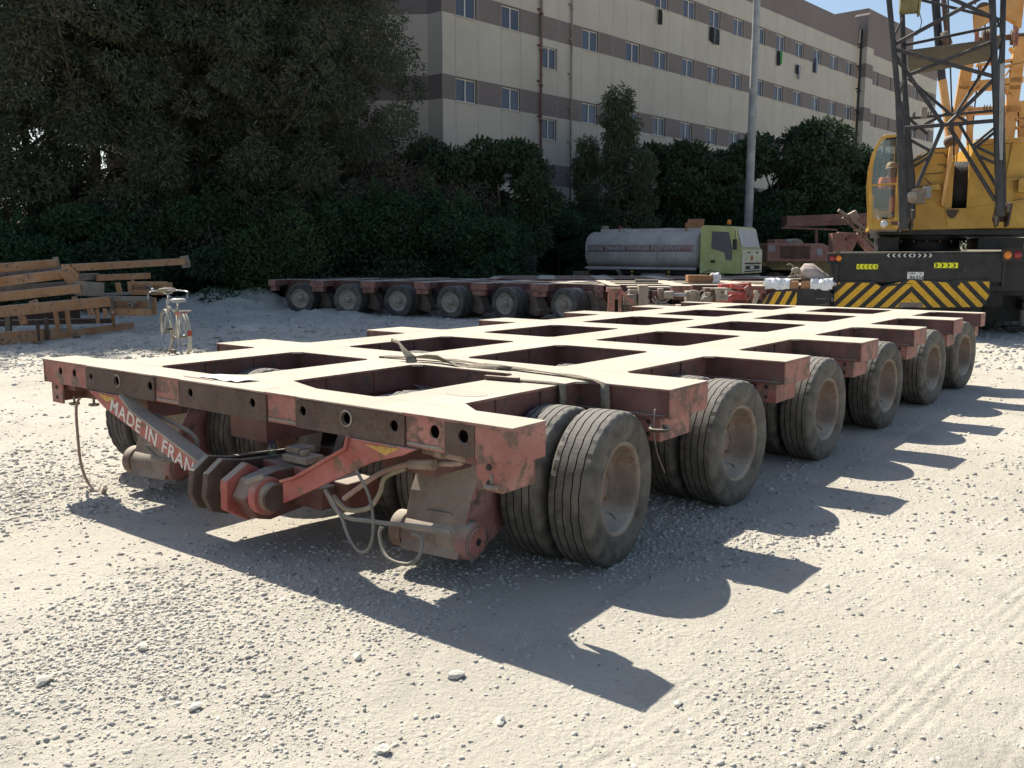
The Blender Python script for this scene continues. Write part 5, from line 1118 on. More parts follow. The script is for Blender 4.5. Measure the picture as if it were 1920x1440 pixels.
m_ = MB(); m_.prism([(-.018, .66), (.018, .66), (.012, .69), (0, .70), (-.012, .69)], 1, -.085, -.055, 'skin')
for x in (-.035, .035): m_.ball((x, -.062, .695), .012, 'ink', 8, 6)
for x in (-.088, .088): m_.ball((x, .02, .68), .022, 'skin', 8, 6, (.5, 1, 1.4))
m_.box(-.025, .025, -.068, -.058, .632, .638, 'maroon'); m_.build('face_features', man)
for sx in (-1, 1):                                                        # hands closed on the levers
    bx = -.20 if sx < 0 else .16; vv = [(bx, -.39, .35), (bx, -.44, .35)]; ee = [(0, 1)]; rr = [.028, .034]
    for k in range(4):
        f0 = (bx-.027+.018*k, -.475, .355); b0 = len(vv); L = .024+.004*(1.5-abs(k-1.5)); vv += [f0, (f0[0], f0[1]-L*.7, f0[2]-.012), (f0[0], f0[1]-L*.7, f0[2]-.036), (f0[0], f0[1]-.003, f0[2]-.048)]; ee += [(1, b0), (b0, b0+1), (b0+1, b0+2), (b0+2, b0+3)]; rr += [.010, .009, .009, .008]
    b0 = len(vv); vv += [(bx-sx*.03, -.43, .345), (bx-sx*.045, -.455, .33), (bx-sx*.03, -.475, .325)]; ee += [(1, b0), (b0, b0+1), (b0+1, b0+2)]; rr += [.013, .011, .009]
    skin_mesh('hand', vv, ee, rr, 'skin', man, 1)

# ------------------------------------------------------------------ bundles on the outrigger, tarpaulin, parasol-like canvas
def bundle(pos, rz, L, Wd, H, wrap, label, box='cardboard', name='wrapped_bundle', part=None):
    e = empty(name, pos, rz); tag(e, label, 'bundle', 'wrapped bundles lying on the parked equipment')
    m_ = MB(); m_.box(-L/2, L/2, -Wd/2, Wd/2, 0, H, box); m_.box(-L/2-.003, L/2+.003, -.03, .03, .002, H+.004, 'dustm'); m_.build('carton', e, .012)
    if wrap:
        x0, x1 = wrap; q = random.Random(int(L*100)+len(label)); rows = []
        for i in range(9):
            x = x0+(x1-x0)*i/8; row = []
            for yy, zz in ((-Wd/2-.025, -.01), (-Wd/2-.03, H*.35), (-Wd/2-.03, H*.75), (-Wd/2*.9, H+.03), (-Wd*.2, H+.045), (Wd*.2, H+.04), (Wd/2*.9, H+.03), (Wd/2+.03, H*.7), (Wd/2+.03, 0)):
                row.append((x+q.uniform(-.02, .02), yy+q.uniform(-.02, .005)*(1 if yy < 0 else -1)*-1*-1, zz+q.uniform(-.015, .03)))
            rows.append(row)
        m_ = MB(); m_.sheet(rows, 'plastic', .004, False)
        for k in range(5): a = x0 if k % 2 else x1; m_.ball((a+q.uniform(-.03, .03), q.uniform(-Wd/2, Wd/2), H*q.uniform(.5, 1.1)), H*q.uniform(.18, .3), 'plastic', 7, 5)
        m_.build('plastic_wrap', e)
    return e
q = crane.matrix_basis
bq = lambda x: (lambda c: q @ Vector((c[0], -.10, c[1]-.0)))(cmap(x, .945))
bundle(bq(-2.62), SURV-CROT+R(2), .62, .32, .17, (-.36, .12), 'left one of two plastic wrapped cartons on the striped outrigger')
bundle(bq(-1.96), SURV-CROT-R(2), .58, .32, .17, (-.10, .34), 'right one of two plastic wrapped cartons on the striped outrigger, next to the bumper')
pc = RFZ(1520, 525, 19.2); e = empty('folded_canopy', W(pc.x, 19.2), SURV); tag(e, 'folded dusty pink grey canvas canopy leaning down behind the outrigger', 'canopy')
def cl(x, y, F=19.2): t = RFZ(x, y, F); return Vector((t.x-pc.x, F-19.2, t.z))
m_ = MB(); rows = []
for i, (x, y, w_) in enumerate([(1497, 512, .05), (1505, 508, .12), (1520, 514, .17), (1540, 524, .13), (1562, 532, .07), (1578, 537, .03)]):
    c = cl(x, y); rows.append([c+Vector((.25*w_*math.cos(a), w_*1.3*math.sin(a)*.9, w_*(1+.28*math.cos(a*6))*math.cos(a))) for a in (2*PI*j/18 for j in range(19))])
m_.sheet(rows, 'canvas', .01); m_.build('canvas', e)
m_ = MB(); m_.tube([cl(1490, 508), cl(1497, 510), cl(1580, 540)], .03, 'greyf', 8, 1); m_.ball(cl(1492, 507), .10, 'greyf', 10, 8, (1, .8, .7)); m_.tube([cl(1476, 497), cl(1482, 495), cl(1490, 504), cl(1482, 515)], .012, 'greyf', 6); m_.build('pole', e)
m_ = MB(); rows = [[cl(1478+7*j, 518-3.5*math.sin(PI*j/6)-i*1.2, 19.3+.1*i)+Vector((0, 0, -.02*i)) for j in range(7)] for i in range(4)]; m_.sheet(rows, 'deck', .02); 
tag(m_.build('cloth_heap', loc=W(pc.x, 19.2), rot=(0, 0, SURV)), 'small heap of cream cloth beside the folded canopy', 'cloth')
# ------------------------------------------------------------------ tanker truck
TO = W(*(lambda q: (q.x, 31.3))(RFZ(1386, 500, 31.3)))
TA = R(-34)                                # heading: right and slightly towards the yard
truck = empty('tanker_truck', TO, SURV+TA); tag(truck, 'small tanker truck with dull white tank and pale lime cab facing right', 'truck'); truck.scale = (.88, .88, .88)
# local x forward, y to the far side; origin under the near front corner of the cab
K = 1.0
mb = MB(); cw = 2.35
prof = [(-1.62, 1.10), (-1.45, 1.10), (0, 1.10), (.06, 1.14), (.08, 2.02), (-.02, 2.10), (-.20, 2.82), (-.32, 2.92), (-1.50, 2.98), (-1.62, 2.9)]
def strip(mb, prof, y0, y1, m): 
    n_ = len(prof); v = [(p[0], y0, p[1]) for p in prof]+[(p[0], y1, p[1]) for p in prof]
    mb.add(v, [(i, (i+1) % n_, n_+(i+1) % n_, n_+i) for i in range(n_)], m); mb.add(v, [tuple(range(n_))[::-1], tuple(range(n_, 2*n_))], m)
strip(mb, prof, 0, cw, 'lime')
mb.prism([(.02, 1.12), (cw-.02, 1.12), (cw-.02, 2.0), (.02, 2.0)], 0, .082, .095, 'lime_lit'); mb.build('cab', truck, .03)
mb = MB(); n0, n1 = Vector((.0, 0, 2.12)), Vector((-.185, 0, 2.80))
dv = n1-n0; mb.add([(n0.x+.012, .10, n0.z), (n0.x+.012, cw-.10, n0.z), (n1.x+.012, cw-.18, n1.z), (n1.x+.012, .18, n1.z)], [(0,1,2,3)], 'wscreen_dust') if False else None
MT['wdust'] = plain('dusty_windscreen', (.55, .53, .49), .5, .5, var=.1, scale=3)
mb.obox(((n0+n1)/2+Vector((.018, cw/2, 0))), (.006, 0, .001), (0, cw/2-.13, 0), dv/2, 'wdust'); mb.build('windscreen', truck, .002)
dr = MB(); dr.prism([(-1.28, 1.16), (-.28, 1.16), (-.16, 1.5), (-.22, 2.2), (-.38, 2.78), (-1.24, 2.82)], 1, -.018, -.001, 'lime'); dro = dr.build('door', truck, .006)
dr = MB(); dr.prism([(-1.16, 2.06), (-.98, 2.02), (-.62, 1.92), (-.54, 1.62), (-.30, 1.62), (-.30, 2.1), (-.46, 2.70), (-1.14, 2.74)], 1, -.026, -.019, 'glass_dark'); dr.build('window', dro)
dr = MB(); dr.box(-1.16, -.98, -.045, -.019, 1.52, 1.62, 'black'); dr.build('handle', dro)
for z0, z1, y0_, y1_, nm in ((1.46, 1.52, .35, cw-.15, 'grille'), (1.26, 1.40, .45, cw-.30, 'grille'), (1.16, 1.21, .35, cw-.15, 'grille')):
    m_ = MB(); m_.box(.0955, .103, y0_, y1_, z0, z1, 'black'); m_.build(nm, truck)
for y in (.62, 1.55): m_ = MB(); m_.box(.0955, .105, y, y+.30, 1.90, 1.95, 'black'); m_.build('grille', truck)
m_ = MB(); m_.box(.103, .110, .95, 1.35, 1.28, 1.38, 'white'); npl = m_.build('number_plate', truck); text_mesh('plate_digits', '12 3841', .085, 'ink', npl, basis((.112, .98, 1.30), (0, 1, 0), (0, 0, 1)), .0005) if False else None
m_ = MB(); m_.box(.0955, .10, .98, 1.26, 1.60, 1.80, 'orange'); m_.box(.1005, .103, 1.04, 1.20, 1.64, 1.76, 'redbright'); m_.build('sticker', truck)
m_ = MB(); m_.cyl((-.75, .75, 2.95), (-.75, .75, 3.02), .09, 'black'); m_.cyl((-.75, .75, 3.02), (-.75, .75, 3.20), .085, 'beacon', r2=.07) if 'beacon' in MT else m_.cyl((-.75, .75, 3.02), (-.75, .75, 3.20), .085, 'lamp_orange', r2=.07); m_.build('beacon', truck)
m_ = MB(); m_.tube([(-.2, -.02, 2.7), (-.12, -.25, 2.72), (-.10, -.28, 2.4)], .014, 'black', 6); m_.box(-.16, -.04, -.36, -.18, 2.02, 2.42, 'black'); m_.build('wing_mirror', truck, .01)
m_ = MB(); m_.box(-.25, -.02, .05, cw-.05, .62, 1.06, 'black'); m_.box(-.12, .04, -.02, .55, .70, 1.02, 'greyf'); m_.box(-.12, .04, cw-.55, cw+.02, .70, 1.02, 'greyf'); m_.box(-7.4, -.2, .7, cw-.7, .72, 1.0, 'black'); m_.box(-.5, -.1, -.02, .1, .35, .75, 'black'); m_.build('chassis', truck, .01)
m_ = MB()                                                     # front mudguards
for y in (-.03, cw-.35):
    rows = [[(-1.15+.68*math.cos(a), y+w_, .55+.66*math.sin(a)) for w_ in (0, .38)] for a in (PI*k/12 for k in range(1, 12))]; m_.sheet(rows, 'greyf', .03)
m_.build('mudguard', truck)
m_ = MB(); rows = [[(-6.0+x, y, z) for y in (-.02, .6)] for x, z in ((-.85, .75), (-.75, 1.12), (-.6, 1.2), (.6, 1.2), (.75, 1.12), (.85, .75))]; m_.sheet(rows, 'greyf', .03, False); m_.build('mudguard', truck)
for x in (-1.15, -6.0):
    for y in (.16, cw-.16):
        e = empty('wheel', (x, y, .50), parent=truck); s_ = -1 if y < 1 else 1
        m_ = MB(); m_.lathe([(.27, -.13), (.38, -.16), (.47, -.15), (.50, -.11), (.50, .11), (.47, .15), (.38, .16), (.27, .13)], (0,0,0), (0, s_, 0), 'tyre', 32); m_.build('tyre', e)
        m_ = MB(); m_.lathe([(.27, .13), (.26, .06), (.13, .05), (.1, .1), (0, .11)], (0,0,0), (0, s_, 0), 'rim', 24); m_.build('rim', e)
# tank: elliptical shell along x with flattened sides
tx0, tx1 = -6.85, -1.78; ty, tz, ra, rb_ = cw/2, 2.0, 1.16, .78
def sup(a, k=2.7): c, s_ = math.cos(a), math.sin(a); return (math.copysign(abs(c)**(2/k), c), math.copysign(abs(s_)**(2/k), s_))
m_ = MB(); rings = [(tx0-.10, .55), (tx0-.07, .8), (tx0, .97), (tx0+.05, 1), (tx1-.05, 1), (tx1, .97), (tx1+.07, .8), (tx1+.10, .55)]; N_ = 48; vv = []
for x, k in rings: vv += [(x, ty+ra*k*sup(2*PI*i/N_)[0], tz+rb_*k*sup(2*PI*i/N_)[1]) for i in range(N_)]
m_.add(vv, [(r*N_+i, r*N_+(i+1) % N_, (r+1)*N_+(i+1) % N_, (r+1)*N_+i) for r in range(len(rings)-1) for i in range(N_)], 'tank', True); m_.add(vv, [tuple(range(N_))[::-1], tuple(range(7*N_, 8*N_))], 'tank')
tk = m_.build('tank', truck)
for x in (tx0+.03, -5.1, -3.45, tx1-.03):
    m_ = MB(); rows = [[(x+dx, ty+(ra+.008)*sup(2*PI*i/N_)[0], tz+(rb_+.008)*sup(2*PI*i/N_)[1]) for dx in (-.02, .02)] for i in range(N_+1)]; m_.sheet(rows, 'tank', .01); m_.build('hoop', tk)
m_ = MB(); zb0, zb1 = 1.95, 2.22
rows = [[(x, ty-(ra+.010)*abs(sup(a)[0]), z) for z, a in ((zz, math.asin(max(-1, min(1, math.copysign(abs((zz-tz)/rb_)**(2.7/2), zz-tz))))) for zz in (zb0+(zb1-zb0)*k/4 for k in range(5)))] for x in (tx0+.15, -3.4, tx1-.15)]
m_.sheet(rows, 'tankband', .006); bdn = m_.build('lettering_band', tk)
text_mesh('lettering', 'DIESEL TANKER  DANGER KEEP AWAY', .24, 'tank', bdn, basis((tx0+.2, -.045, 2.0), (1, 0, 0), (0, .12, 1)), .012, .004, space=1.02)
m_ = MB(); m_.box(tx0+.3, tx1-.1, ty-.35, ty-.28, 2.74, 2.90, 'tank'); m_.box(tx0+.3, tx1-.1, ty+.28, ty+.35, 2.74, 2.90, 'tank'); m_.box(tx0, tx1, .02, .06, 1.22, 1.32, 'tank'); m_.box(tx0+.1, tx1-.1, .3, cw-.3, 1.02, 1.24, 'black')
for x in (-5.6, -3.6): m_.cyl((x, ty, 2.76), (x, ty, 2.92), .25, 'tank', n=20)
m_.box(tx0+.3, tx0+.36, ty-.3, ty+.3, 2.8, 3.05, 'greyf'); m_.build('walkway_rail', tk, .01)
m_ = MB(); m_.cyl((tx0+1.2, .9, 2.78), (tx0+1.2, .9, 3.02), .08, 'lamp_red', n=12); m_.build('beacon', truck)
for x in (-4.6, -2.95):
    m_ = MB(); m_.box(x-.05, x+.05, .0, .06, .45, 1.22, 'ink')
    for k in range(5): m_.box(x-.052, x+.052, -.004, .0, .5+k*.15, .56+k*.15, 'hazy')
    m_.build('striped_guard_post', truck)
m_ = MB(); m_.cyl((-4.3, .35, .80), (-3.2, .35, .80), .26, 'greyf', n=20)
for k in range(7): m_.box(-4.2+k*.14, -4.12+k*.14, .075, .10, .78, .84, 'hazy')
m_.build('side_tank', truck); m_ = MB(); m_.box(-7.5, -6.95, .1, .6, .6, 1.1, 'greyf'); m_.build('tool_box', truck, .01)
e = empty('cardboard_box', TO+Matrix.Rotation(SURV+TA, 3, 'Z') @ Vector((-2.35*.88, 1.1*.88, 2.785*.88)), SURV+TA+.2); tag(e, 'open brown cardboard box lying on top of the tank', 'box')
m_ = MB(); m_.box(-.3, .3, -.2, .2, 0, .30, 'cardboard'); m_.build('carton', e, .01); m_ = MB(); m_.obox((0, .22, .36), (.3, 0, 0), (0, .01, .005), (0, .03, .07), 'cardboard'); m_.build('flap', e)

# ------------------------------------------------------------------ flatbed and red scrap machinery at the back right
fb = empty('flatbed_trailer', W(10.2, 34.5), SURV); tag(fb, 'olive yellow low flatbed trailer between the tanker truck and the crane', 'trailer')
m_ = MB(); m_.box(-.85, 5.5, 0, 2.5, 1.20, 1.36, 'olive'); m_.prism([(-.6, 1.20), (-.4, 1.04), (.9, 1.04), (1.1, 1.20)], 1, .0, .2, 'olive'); m_.prism([(-.6, 1.20), (-.4, 1.04), (.9, 1.04), (1.1, 1.20)], 1, 2.3, 2.5, 'olive'); m_.box(1.0, 5.4, .1, .3, .7, 1.2, 'olive')
for x in (1.2, 2.2, 3.2): m_.box(x, x+.12, -.02, 0, .6, 1.2, 'olive')
m_.build('deck', fb, .01)
for x in (-.25, .9):
    e = empty('wheel', (x, .3, .48), parent=fb); m_ = MB(); m_.lathe([(.26, -.12), (.4, -.15), (.46, -.14), (.48, -.1), (.48, .1), (.46, .14), (.4, .15), (.26, .12)], (0,0,0), (0, -1, 0), 'tyre', 28); m_.build('tyre', e); m_ = MB(); m_.lathe([(.26, .1), (.12, .05), (0, .1)], (0,0,0), (0, -1, 0), 'dustm', 20); m_.build('rim', e)
FM2 = 33.0
def sc_(x, y, F=FM2): t = RFZ(x, y, F); return Vector((t.x-10.0, F-FM2, t.z))
cp_ = empty('scrap_compressor', W(10.0, FM2+.9), SURV); tag(cp_, 'faded red engine housing with dark radiator panel standing on the olive flatbed', 'machine')
m_ = MB(); a0, a1 = sc_(1451, 486), sc_(1560, 455); zc = sc_(1500, 456).z
m_.box(a0.x, a1.x, 0, 1.5, 1.362, zc, 'scrap'); m_.prism([(a1.x, 1.362), (sc_(1600, 470).x, 1.362), (sc_(1600, 470).x, sc_(1600, 472).z), (a1.x, zc)], 1, .1, 1.4, 'scrap'); m_.build('housing', cp_, .02)
m_ = MB(); m_.box(sc_(1477, 480).x, sc_(1533, 480).x, -.03, -.001, sc_(1500, 485).z, sc_(1500, 461).z, 'rust')
for k in range(9): m_.box(sc_(1477, 480).x+.03, sc_(1533, 480).x-.03, -.045, -.03, sc_(1500, 485).z+.03+k*.05, sc_(1500, 485).z+.045+k*.05, 'maroon')
m_.build('radiator', cp_)
m_ = MB(); c = sc_(1510, 454); m_.cyl((c.x, .1, zc-.1), (c.x, 1.4, zc-.1), .28, 'greyf', n=24); m_.box(sc_(1469, 452).x, sc_(1493, 452).x, .2, 1.2, zc, zc+.15, 'scrap'); m_.build('cowl', cp_, .01)
m_ = MB(); m_.box(sc_(1453, 470).x, sc_(1467, 470).x, -.02, -.001, sc_(1460, 472).z, sc_(1460, 460).z, 'pole'); m_.box(sc_(1547, 470).x, sc_(1558, 470).x, -.02, -.001, sc_(1550, 479).z, sc_(1550, 466).z, 'pole'); m_.build('panel', cp_)
def scrap_obj(name, label, cat, bars, F, m='scrap', extra=None):
    e = empty(name, W(10.0, F), SURV); tag(e, label, cat, 'red scrap machinery at the back of the yard')
    for nm, x0, y0_, x1, y1_, w_, d_, dF in bars:
        a_, b_ = RFZ(x0, y0_, F+dF), RFZ(x1, y1_, F+dF); mm = MB(); mm.bar((a_.x-10, dF, a_.z), (b_.x-10, dF, b_.z), w_, d_, m, up=(0, 1, 0) if nm != 'pipe' else None); mm.build(nm, e, .006)
    return e
scrap_obj('steel_boom_section', 'long dark red steel box section lying behind the scrap machinery, just below the trees', 'steel section', [('panel', 1470, 416, 1632, 410, .42, .8, 1.5), ('pipe', 1472, 424, 1560, 413, .06, .06, 0), ('pipe', 1465, 427, 1570, 431, .06, .06, 0), ('post', 1530, 432, 1531, 470, .10, .10, 1.0), ('post', 1622, 420, 1624, 470, .12, .12, 1.2)], 35.0, 'maroon')
scrap_obj('scrap_loader', 'rusty pink red loader frame with slanting struts just left of the crane', 'machine', [('upright', 1569, 437, 1569, 472, .42, .4, 0), ('arm', 1600, 440, 1583, 476, .36, .2, 0), ('arm', 1570, 440, 1604, 442, .18, .2, 0), ('arm', 1604, 440, 1640, 480, .20, .2, .1), ('base', 1560, 482, 1650, 482, .30, .8, .3)], 31.0)
scrap_obj('scrap_lattice_jib', 'brown lattice jib leaning from upper left down behind the crane cab', 'jib', [('chord', 1572, 394, 1690, 478, .10, .10, 0), ('chord', 1580, 408, 1640, 462, .08, .08, .3), ('brace', 1590, 406, 1598, 425, .05, .05, .1), ('brace', 1612, 422, 1615, 442, .05, .05, .1), ('brace', 1600, 432, 1632, 436, .05, .05, .1), ('chord', 1630, 430, 1690, 462, .06, .06, .6), ('brace', 1640, 455, 1660, 440, .05, .05, .4), ('tip_sheave', 1596, 398, 1603, 412, .28, .2, 0)], 30.0, 'arm')

# ------------------------------------------------------------------ power packs and red gooseneck standing behind the trailers' right end
def bx(e, nm, x0, y0_, x1, y1_, F, dep, m, bev=.01):
    a_, b_ = RFZ(x0, y1_, F), RFZ(x1, y0_, F); o_ = e.location_ref; mm = MB(); mm.box(a_.x-o_[0], b_.x-o_[0], F-o_[1], F-o_[1]+dep, a_.z, b_.z, m); return mm.build(nm, e, bev)
class E_:                                 # small wrapper: a thing placed square to the survey frame
    def __init__(s, name, r, f, label, cat, group=None): s.e = empty(name, W(r, f), SURV); s.r = r; s.f = f; tag(s.e, label, cat, group)
    def p(s, x, y, F): t = RFZ(x, y, F); return Vector((t.x-s.r, F-s.f, t.z))
    def box(s, nm, x0, y0_, x1, y1_, F, dep, m, bev=.008): a_, b_ = s.p(x0, y1_, F), s.p(x1, y0_, F); mm = MB(); mm.box(a_.x, b_.x, a_.y, a_.y+dep, a_.z, b_.z, m); return mm.build(nm, s.e, bev)
    def cyl(s, nm, x0, y0_, x1, y1_, F, r, m, n=18): mm = MB(); mm.cyl(s.p(x0, y0_, F), s.p(x1, y1_, F), r, m, n=n); return mm.build(nm, s.e, .004)
    def bar(s, nm, x0, y0_, x1, y1_, F, w_, d_, m): mm = MB(); mm.bar(s.p(x0, y0_, F), s.p(x1, y1_, F), w_, d_, m, up=(0, 1, 0)); return mm.build(nm, s.e, .004)
    def tube(s, nm, pts, F, r, m): mm = MB(); mm.tube([s.p(x, y, F) for x, y in pts], r, m, 6, 4); return mm.build(nm, s.e, fix=False)
f_ = 18.3
g = E_('end_guard', 2.0, f_, 'pinkish red end frame with triangular mesh guard at the right end of the parked trailer', 'guard')
g.box('post', 1140, 543, 1153, 600, f_, .12, 'red_end'); g.box('post', 1160, 545, 1166, 600, f_, .10, 'red_end'); g.bar('rail', 1163, 545, 1201, 583, f_, .07, .08, 'red_end'); g.box('top_rail', 1138, 540, 1166, 546, f_-.02, .14, 'red_end')
mm = MB()
for k in range(7):
    y = 553+6*k; a_ = g.p(1167, y, f_+.04); x1 = 1167+(y-547)*.95; b_ = g.p(min(x1, 1197), y+2, f_+.04); mm.cyl(a_, b_, .008, 'rust', n=5)
    mm.cyl(g.p(1167+4*k, 552+4*k, f_+.04), g.p(1167+4*k, 598, f_+.04), .008, 'rust', n=5)
mm.build('mesh_infill', g.e)
pw = E_('power_pack', 3.2, 18.8, 'dusty hydraulic unit with upright post, horizontal cylinders and hoses behind the foreground trailer', 'machine', 'hydraulic units between the trailers')
F = 18.8
pw.box('oil_tank', 1197, 535, 1216, 575, F, .25, 'dustm'); pw.box('frame_plate', 1180, 543, 1197, 552, F+.1, .3, 'dustm'); pw.cyl('motor', 1181, 552, 1181, 572, F+.1, .14, 'greyf'); pw.box('valve_block', 1234, 541, 1245, 562, F, .2, 'arm'); pw.box('valve_block', 1222, 545, 1234, 570, F+.1, .3, 'maroon'); pw.cyl('hydraulic_cylinder', 1244, 553, 1262, 553, F, .085, 'dustm'); pw.cyl('piston_rod', 1262, 553, 1287, 553, F, .04, 'pole')
pw.box('beam', 1216, 555, 1300, 560, F+.3, .15, 'maroon'); pw.box('engine', 1287, 546, 1312, 570, F, .3, 'dustm', .02); pw.box('top_plate', 1180, 538, 1260, 541, F+.2, .5, 'dustm'); pw.box('base', 1195, 574, 1315, 582, F, .5, 'maroon'); pw.tube('hose', [(1228, 556), (1234, 566), (1248, 566), (1258, 555)], F-.05, .016, 'hose'); pw.tube('hose', [(1222, 560), (1236, 574), (1244, 575)], F-.1, .014, 'hose'); pw.cyl('filter', 1300, 544, 1300, 556, F-.05, .07, 'dustm')
pw.tube('hose', [(1178, 560), (1170, 552), (1180, 546), (1190, 552)], F-.05, .012, 'hose'); pw.box('tread_plate', 1270, 572, 1303, 578, F-.6, .3, 'arm', .02)
cb2 = E_('control_box', 4.4, 18.6, 'small dusty control cabinet with white sticker and a round filter beside it', 'machine', 'hydraulic units between the trailers'); F = 18.6
cb2.box('cabinet', 1342, 540, 1366, 564, F, .3, 'dustm', .015); cb2.box('sticker', 1359, 544, 1363, 552, F-.008, .007, 'white', 0); cb2.box('vent', 1352, 546, 1357, 550, F-.008, .007, 'rust', 0); cb2.cyl('filter_bowl', 1327, 556, 1327, 569, F, .095, 'greyf'); cb2.cyl('filter_head', 1327, 548, 1327, 555, F, .06, 'dustm'); cb2.box('stand', 1322, 540, 1342, 548, F+.1, .3, 'maroon'); cb2.box('leg', 1335, 560, 1342, 585, F+.1, .1, 'maroon'); cb2.box('leg', 1318, 565, 1324, 585, F+.1, .1, 'maroon')
cb2.tube('hose', [(1314, 566), (1311, 552), (1316, 545), (1324, 548)], F-.05, .012, 'hose'); cb2.bar('rail', 1332, 542, 1372, 542, F-.1, .03, .03, 'greyf'); cb2.box('knob_row', 1351, 556, 1362, 559, F-.02, .02, 'greyf', 0)
rg = E_('red_gooseneck', 4.9, 19.6, 'bright red steel gooseneck with bolted arms beside the control cabinet', 'machine'); F = 19.6
mm = MB(); pg = [(rg.p(x, y, F).x, rg.p(x, y, F).z) for x, y in ((1352, 533), (1400, 531), (1409, 530), (1410, 548), (1400, 570), (1356, 574), (1352, 560), (1372, 556), (1395, 545), (1372, 540), (1352, 541))]; mm.prism(pg[::-1], 1, 0, .35, 'redbright'); mm.build('arm', rg.e, .01)
rg.cyl('pipe', 1358, 548, 1392, 550, F-.1, .04, 'redbright'); rg.cyl('pipe', 1370, 535, 1392, 540, F-.1, .05, 'redbright'); rg.bar('strut', 1398, 538, 1412, 555, F-.1, .12, .06, 'red_end'); rg.tube('hose', [(1403, 543), (1398, 556), (1404, 562), (1408, 548)], F-.15, .012, 'hose'); rg.box('foot', 1372, 562, 1400, 580, F, .3, 'maroon')
vg = E_('valve_stand', 5.2, 18.2, 'thin pale pipes rising between the red gooseneck and the striped outrigger', 'pipework'); F = 18.2
for x0, x1 in ((1418, 1411), (1420, 1414), (1424, 1415)): vg.cyl('pipe', x0, 550, x1, 572, F, .018, 'dustm')
vg.box('fitting', 1415, 545, 1422, 551, F-.02, .1, 'dustm'); vg.box('foot', 1408, 571, 1420, 600, F, .1, 'maroon')
c1 = S(1311, 540, 20.2); c2 = S(1333, 535, 20.2)
MT['shelf'] = MT['dustm']
def on_deck(x, F, z=.925): t = RFZ(x, 540, F); return W(t.x, F, z)
bundle(on_deck(1306, 22.6, .955), SURV, .50, .35, .17, None, 'long brown carton lying on the parked trailer deck', name='wrapped_bundle'); bundle(on_deck(1333, 22.6, .955), SURV, .30, .35, .16, (-.0, .17), 'short brown carton with knotted white plastic on the parked trailer deck')
bundle(on_deck(1212, 22.0, .955), SURV-R(2), .55, .12, .07, None, 'thin wooden block lying on the parked trailer deck', box='greyf', name='wooden_block')
T4 = row_trailer(W(2.2, 22.4)+Vector((0, 0, .03)), SURV-PI/2-R(1), 3, 'short dusty modular trailer section carrying brown cartons behind the hydraulic units', 1.63)

# ------------------------------------------------------------------ bicycle
bk = empty('bicycle', W(*(lambda q: (q.x, 14.75))(RFZ(327, 600, 14.75))), SURV+R(90)+R(34)); tag(bk, 'dusty white bicycle with grey saddle and red reflector standing behind the foreground trailer', 'bicycle')
# local x forward (away from the yard), origin between the wheels
MT['bikep'] = paint('dusty_white_bike_paint', (.40, .39, .33), (.48, .46, .40), rust=.15, dust=.4, up=.6, rough=.6); MT['biketyre'] = plain('cream_dusty_tyre', (.36, .33, .25), .9)
def bwheel(x):
    e = empty('wheel', (x, 0, .34), parent=bk); mm = MB(); mm.lathe([(.335+.024*math.cos(a), .024*math.sin(a)) for a in (2*PI*k/10 for k in range(11))], (0,0,0), (0,1,0), 'biketyre', 48); mm.build('tyre', e)
    mm = MB(); mm.lathe([(.318, -.012), (.308, -.012), (.308, .012), (.318, .012)], (0,0,0), (0,1,0), 'chrome', 40); mm.cyl((0, -.05, 0), (0, .05, 0), .018, 'greyf', n=10)
    for k in range(18): a = 2*PI*k/18; mm.cyl((0, .03*(-1)**k, 0), (.31*math.cos(a), 0, .31*math.sin(a)), .0022, 'chrome', n=4, caps=False)
    mm.build('rim', e)
    mm = MB(); rows = [[(.375*math.cos(a)*1.0, w_, .375*math.sin(a)+(-.006 if abs(w_) > .02 else .004)) for w_ in (-.034, -.016, 0, .016, .034)] for a in ([PI*(.25+.95*k/14) for k in range(15)] if x < 0 else [PI*(.12+.8*k/14) for k in range(15)])]; mm.sheet(rows, 'bikep', .003); mm.build('mudguard', e)
bwheel(-.52); bwheel(.55)
mm = MB(); A_bb, A_seat, A_head, A_hb = (-.08, 0, .30), (-.24, 0, .80), (.36, 0, .82), (.40, 0, .66)
for p_, q_, r__ in ((A_bb, A_seat, .024), (A_hb, A_bb, .026), ((.365, 0, .80), (-.21, 0, .66), .022), ((.345, 0, .88), (.41, 0, .62), .026)): mm.cyl(p_, q_, r__, 'bikep', n=10)
for s_ in (-1, 1): mm.cyl((-.08, .03*s_, .30), (-.52, .055*s_, .34), .010, 'bikep', n=8); mm.cyl((-.22, .02*s_, .68), (-.52, .055*s_, .34), .009, 'bikep', n=8); mm.cyl((.415, .03*s_, .60), (.55, .05*s_, .34), .012, 'bikep', n=8)
mm.build('frame', bk)
mm = MB(); mm.lathe([(0, 0), (.10, .01), (.125, .03), (.12, .055), (.08, .07), (0, .075)], (-.31, 0, .86), (0, 0, 1), 'pole', 20); mm.prism([(-.30, -.07), (-.30, .07), (-.06, .018), (-.03, 0), (-.06, -.018)], 2, .875, .925, 'pole'); mm.cyl((-.24, 0, .78), (-.25, 0, .87), .013, 'chrome'); mm.build('saddle', bk, .01)
mm = MB(); mm.tube([(.25, -.30, 1.0), (.32, -.26, 1.02), (.38, -.12, 1.03), (.36, 0, .98), (.38, .12, 1.03), (.32, .26, 1.02), (.25, .30, 1.0)], .012, 'chrome', 8); mm.cyl((.36, 0, .88), (.345, 0, 1.0), .014, 'chrome')
for s_ in (-1, 1): mm.tube([(.30, .30*s_, .99), (.36, .31*s_, .95), (.33, .315*s_, .90)], .009, 'chrome', 6); mm.cyl((.20, .31*s_, .99), (.32, .29*s_, 1.01), .016, 'ink', n=10)
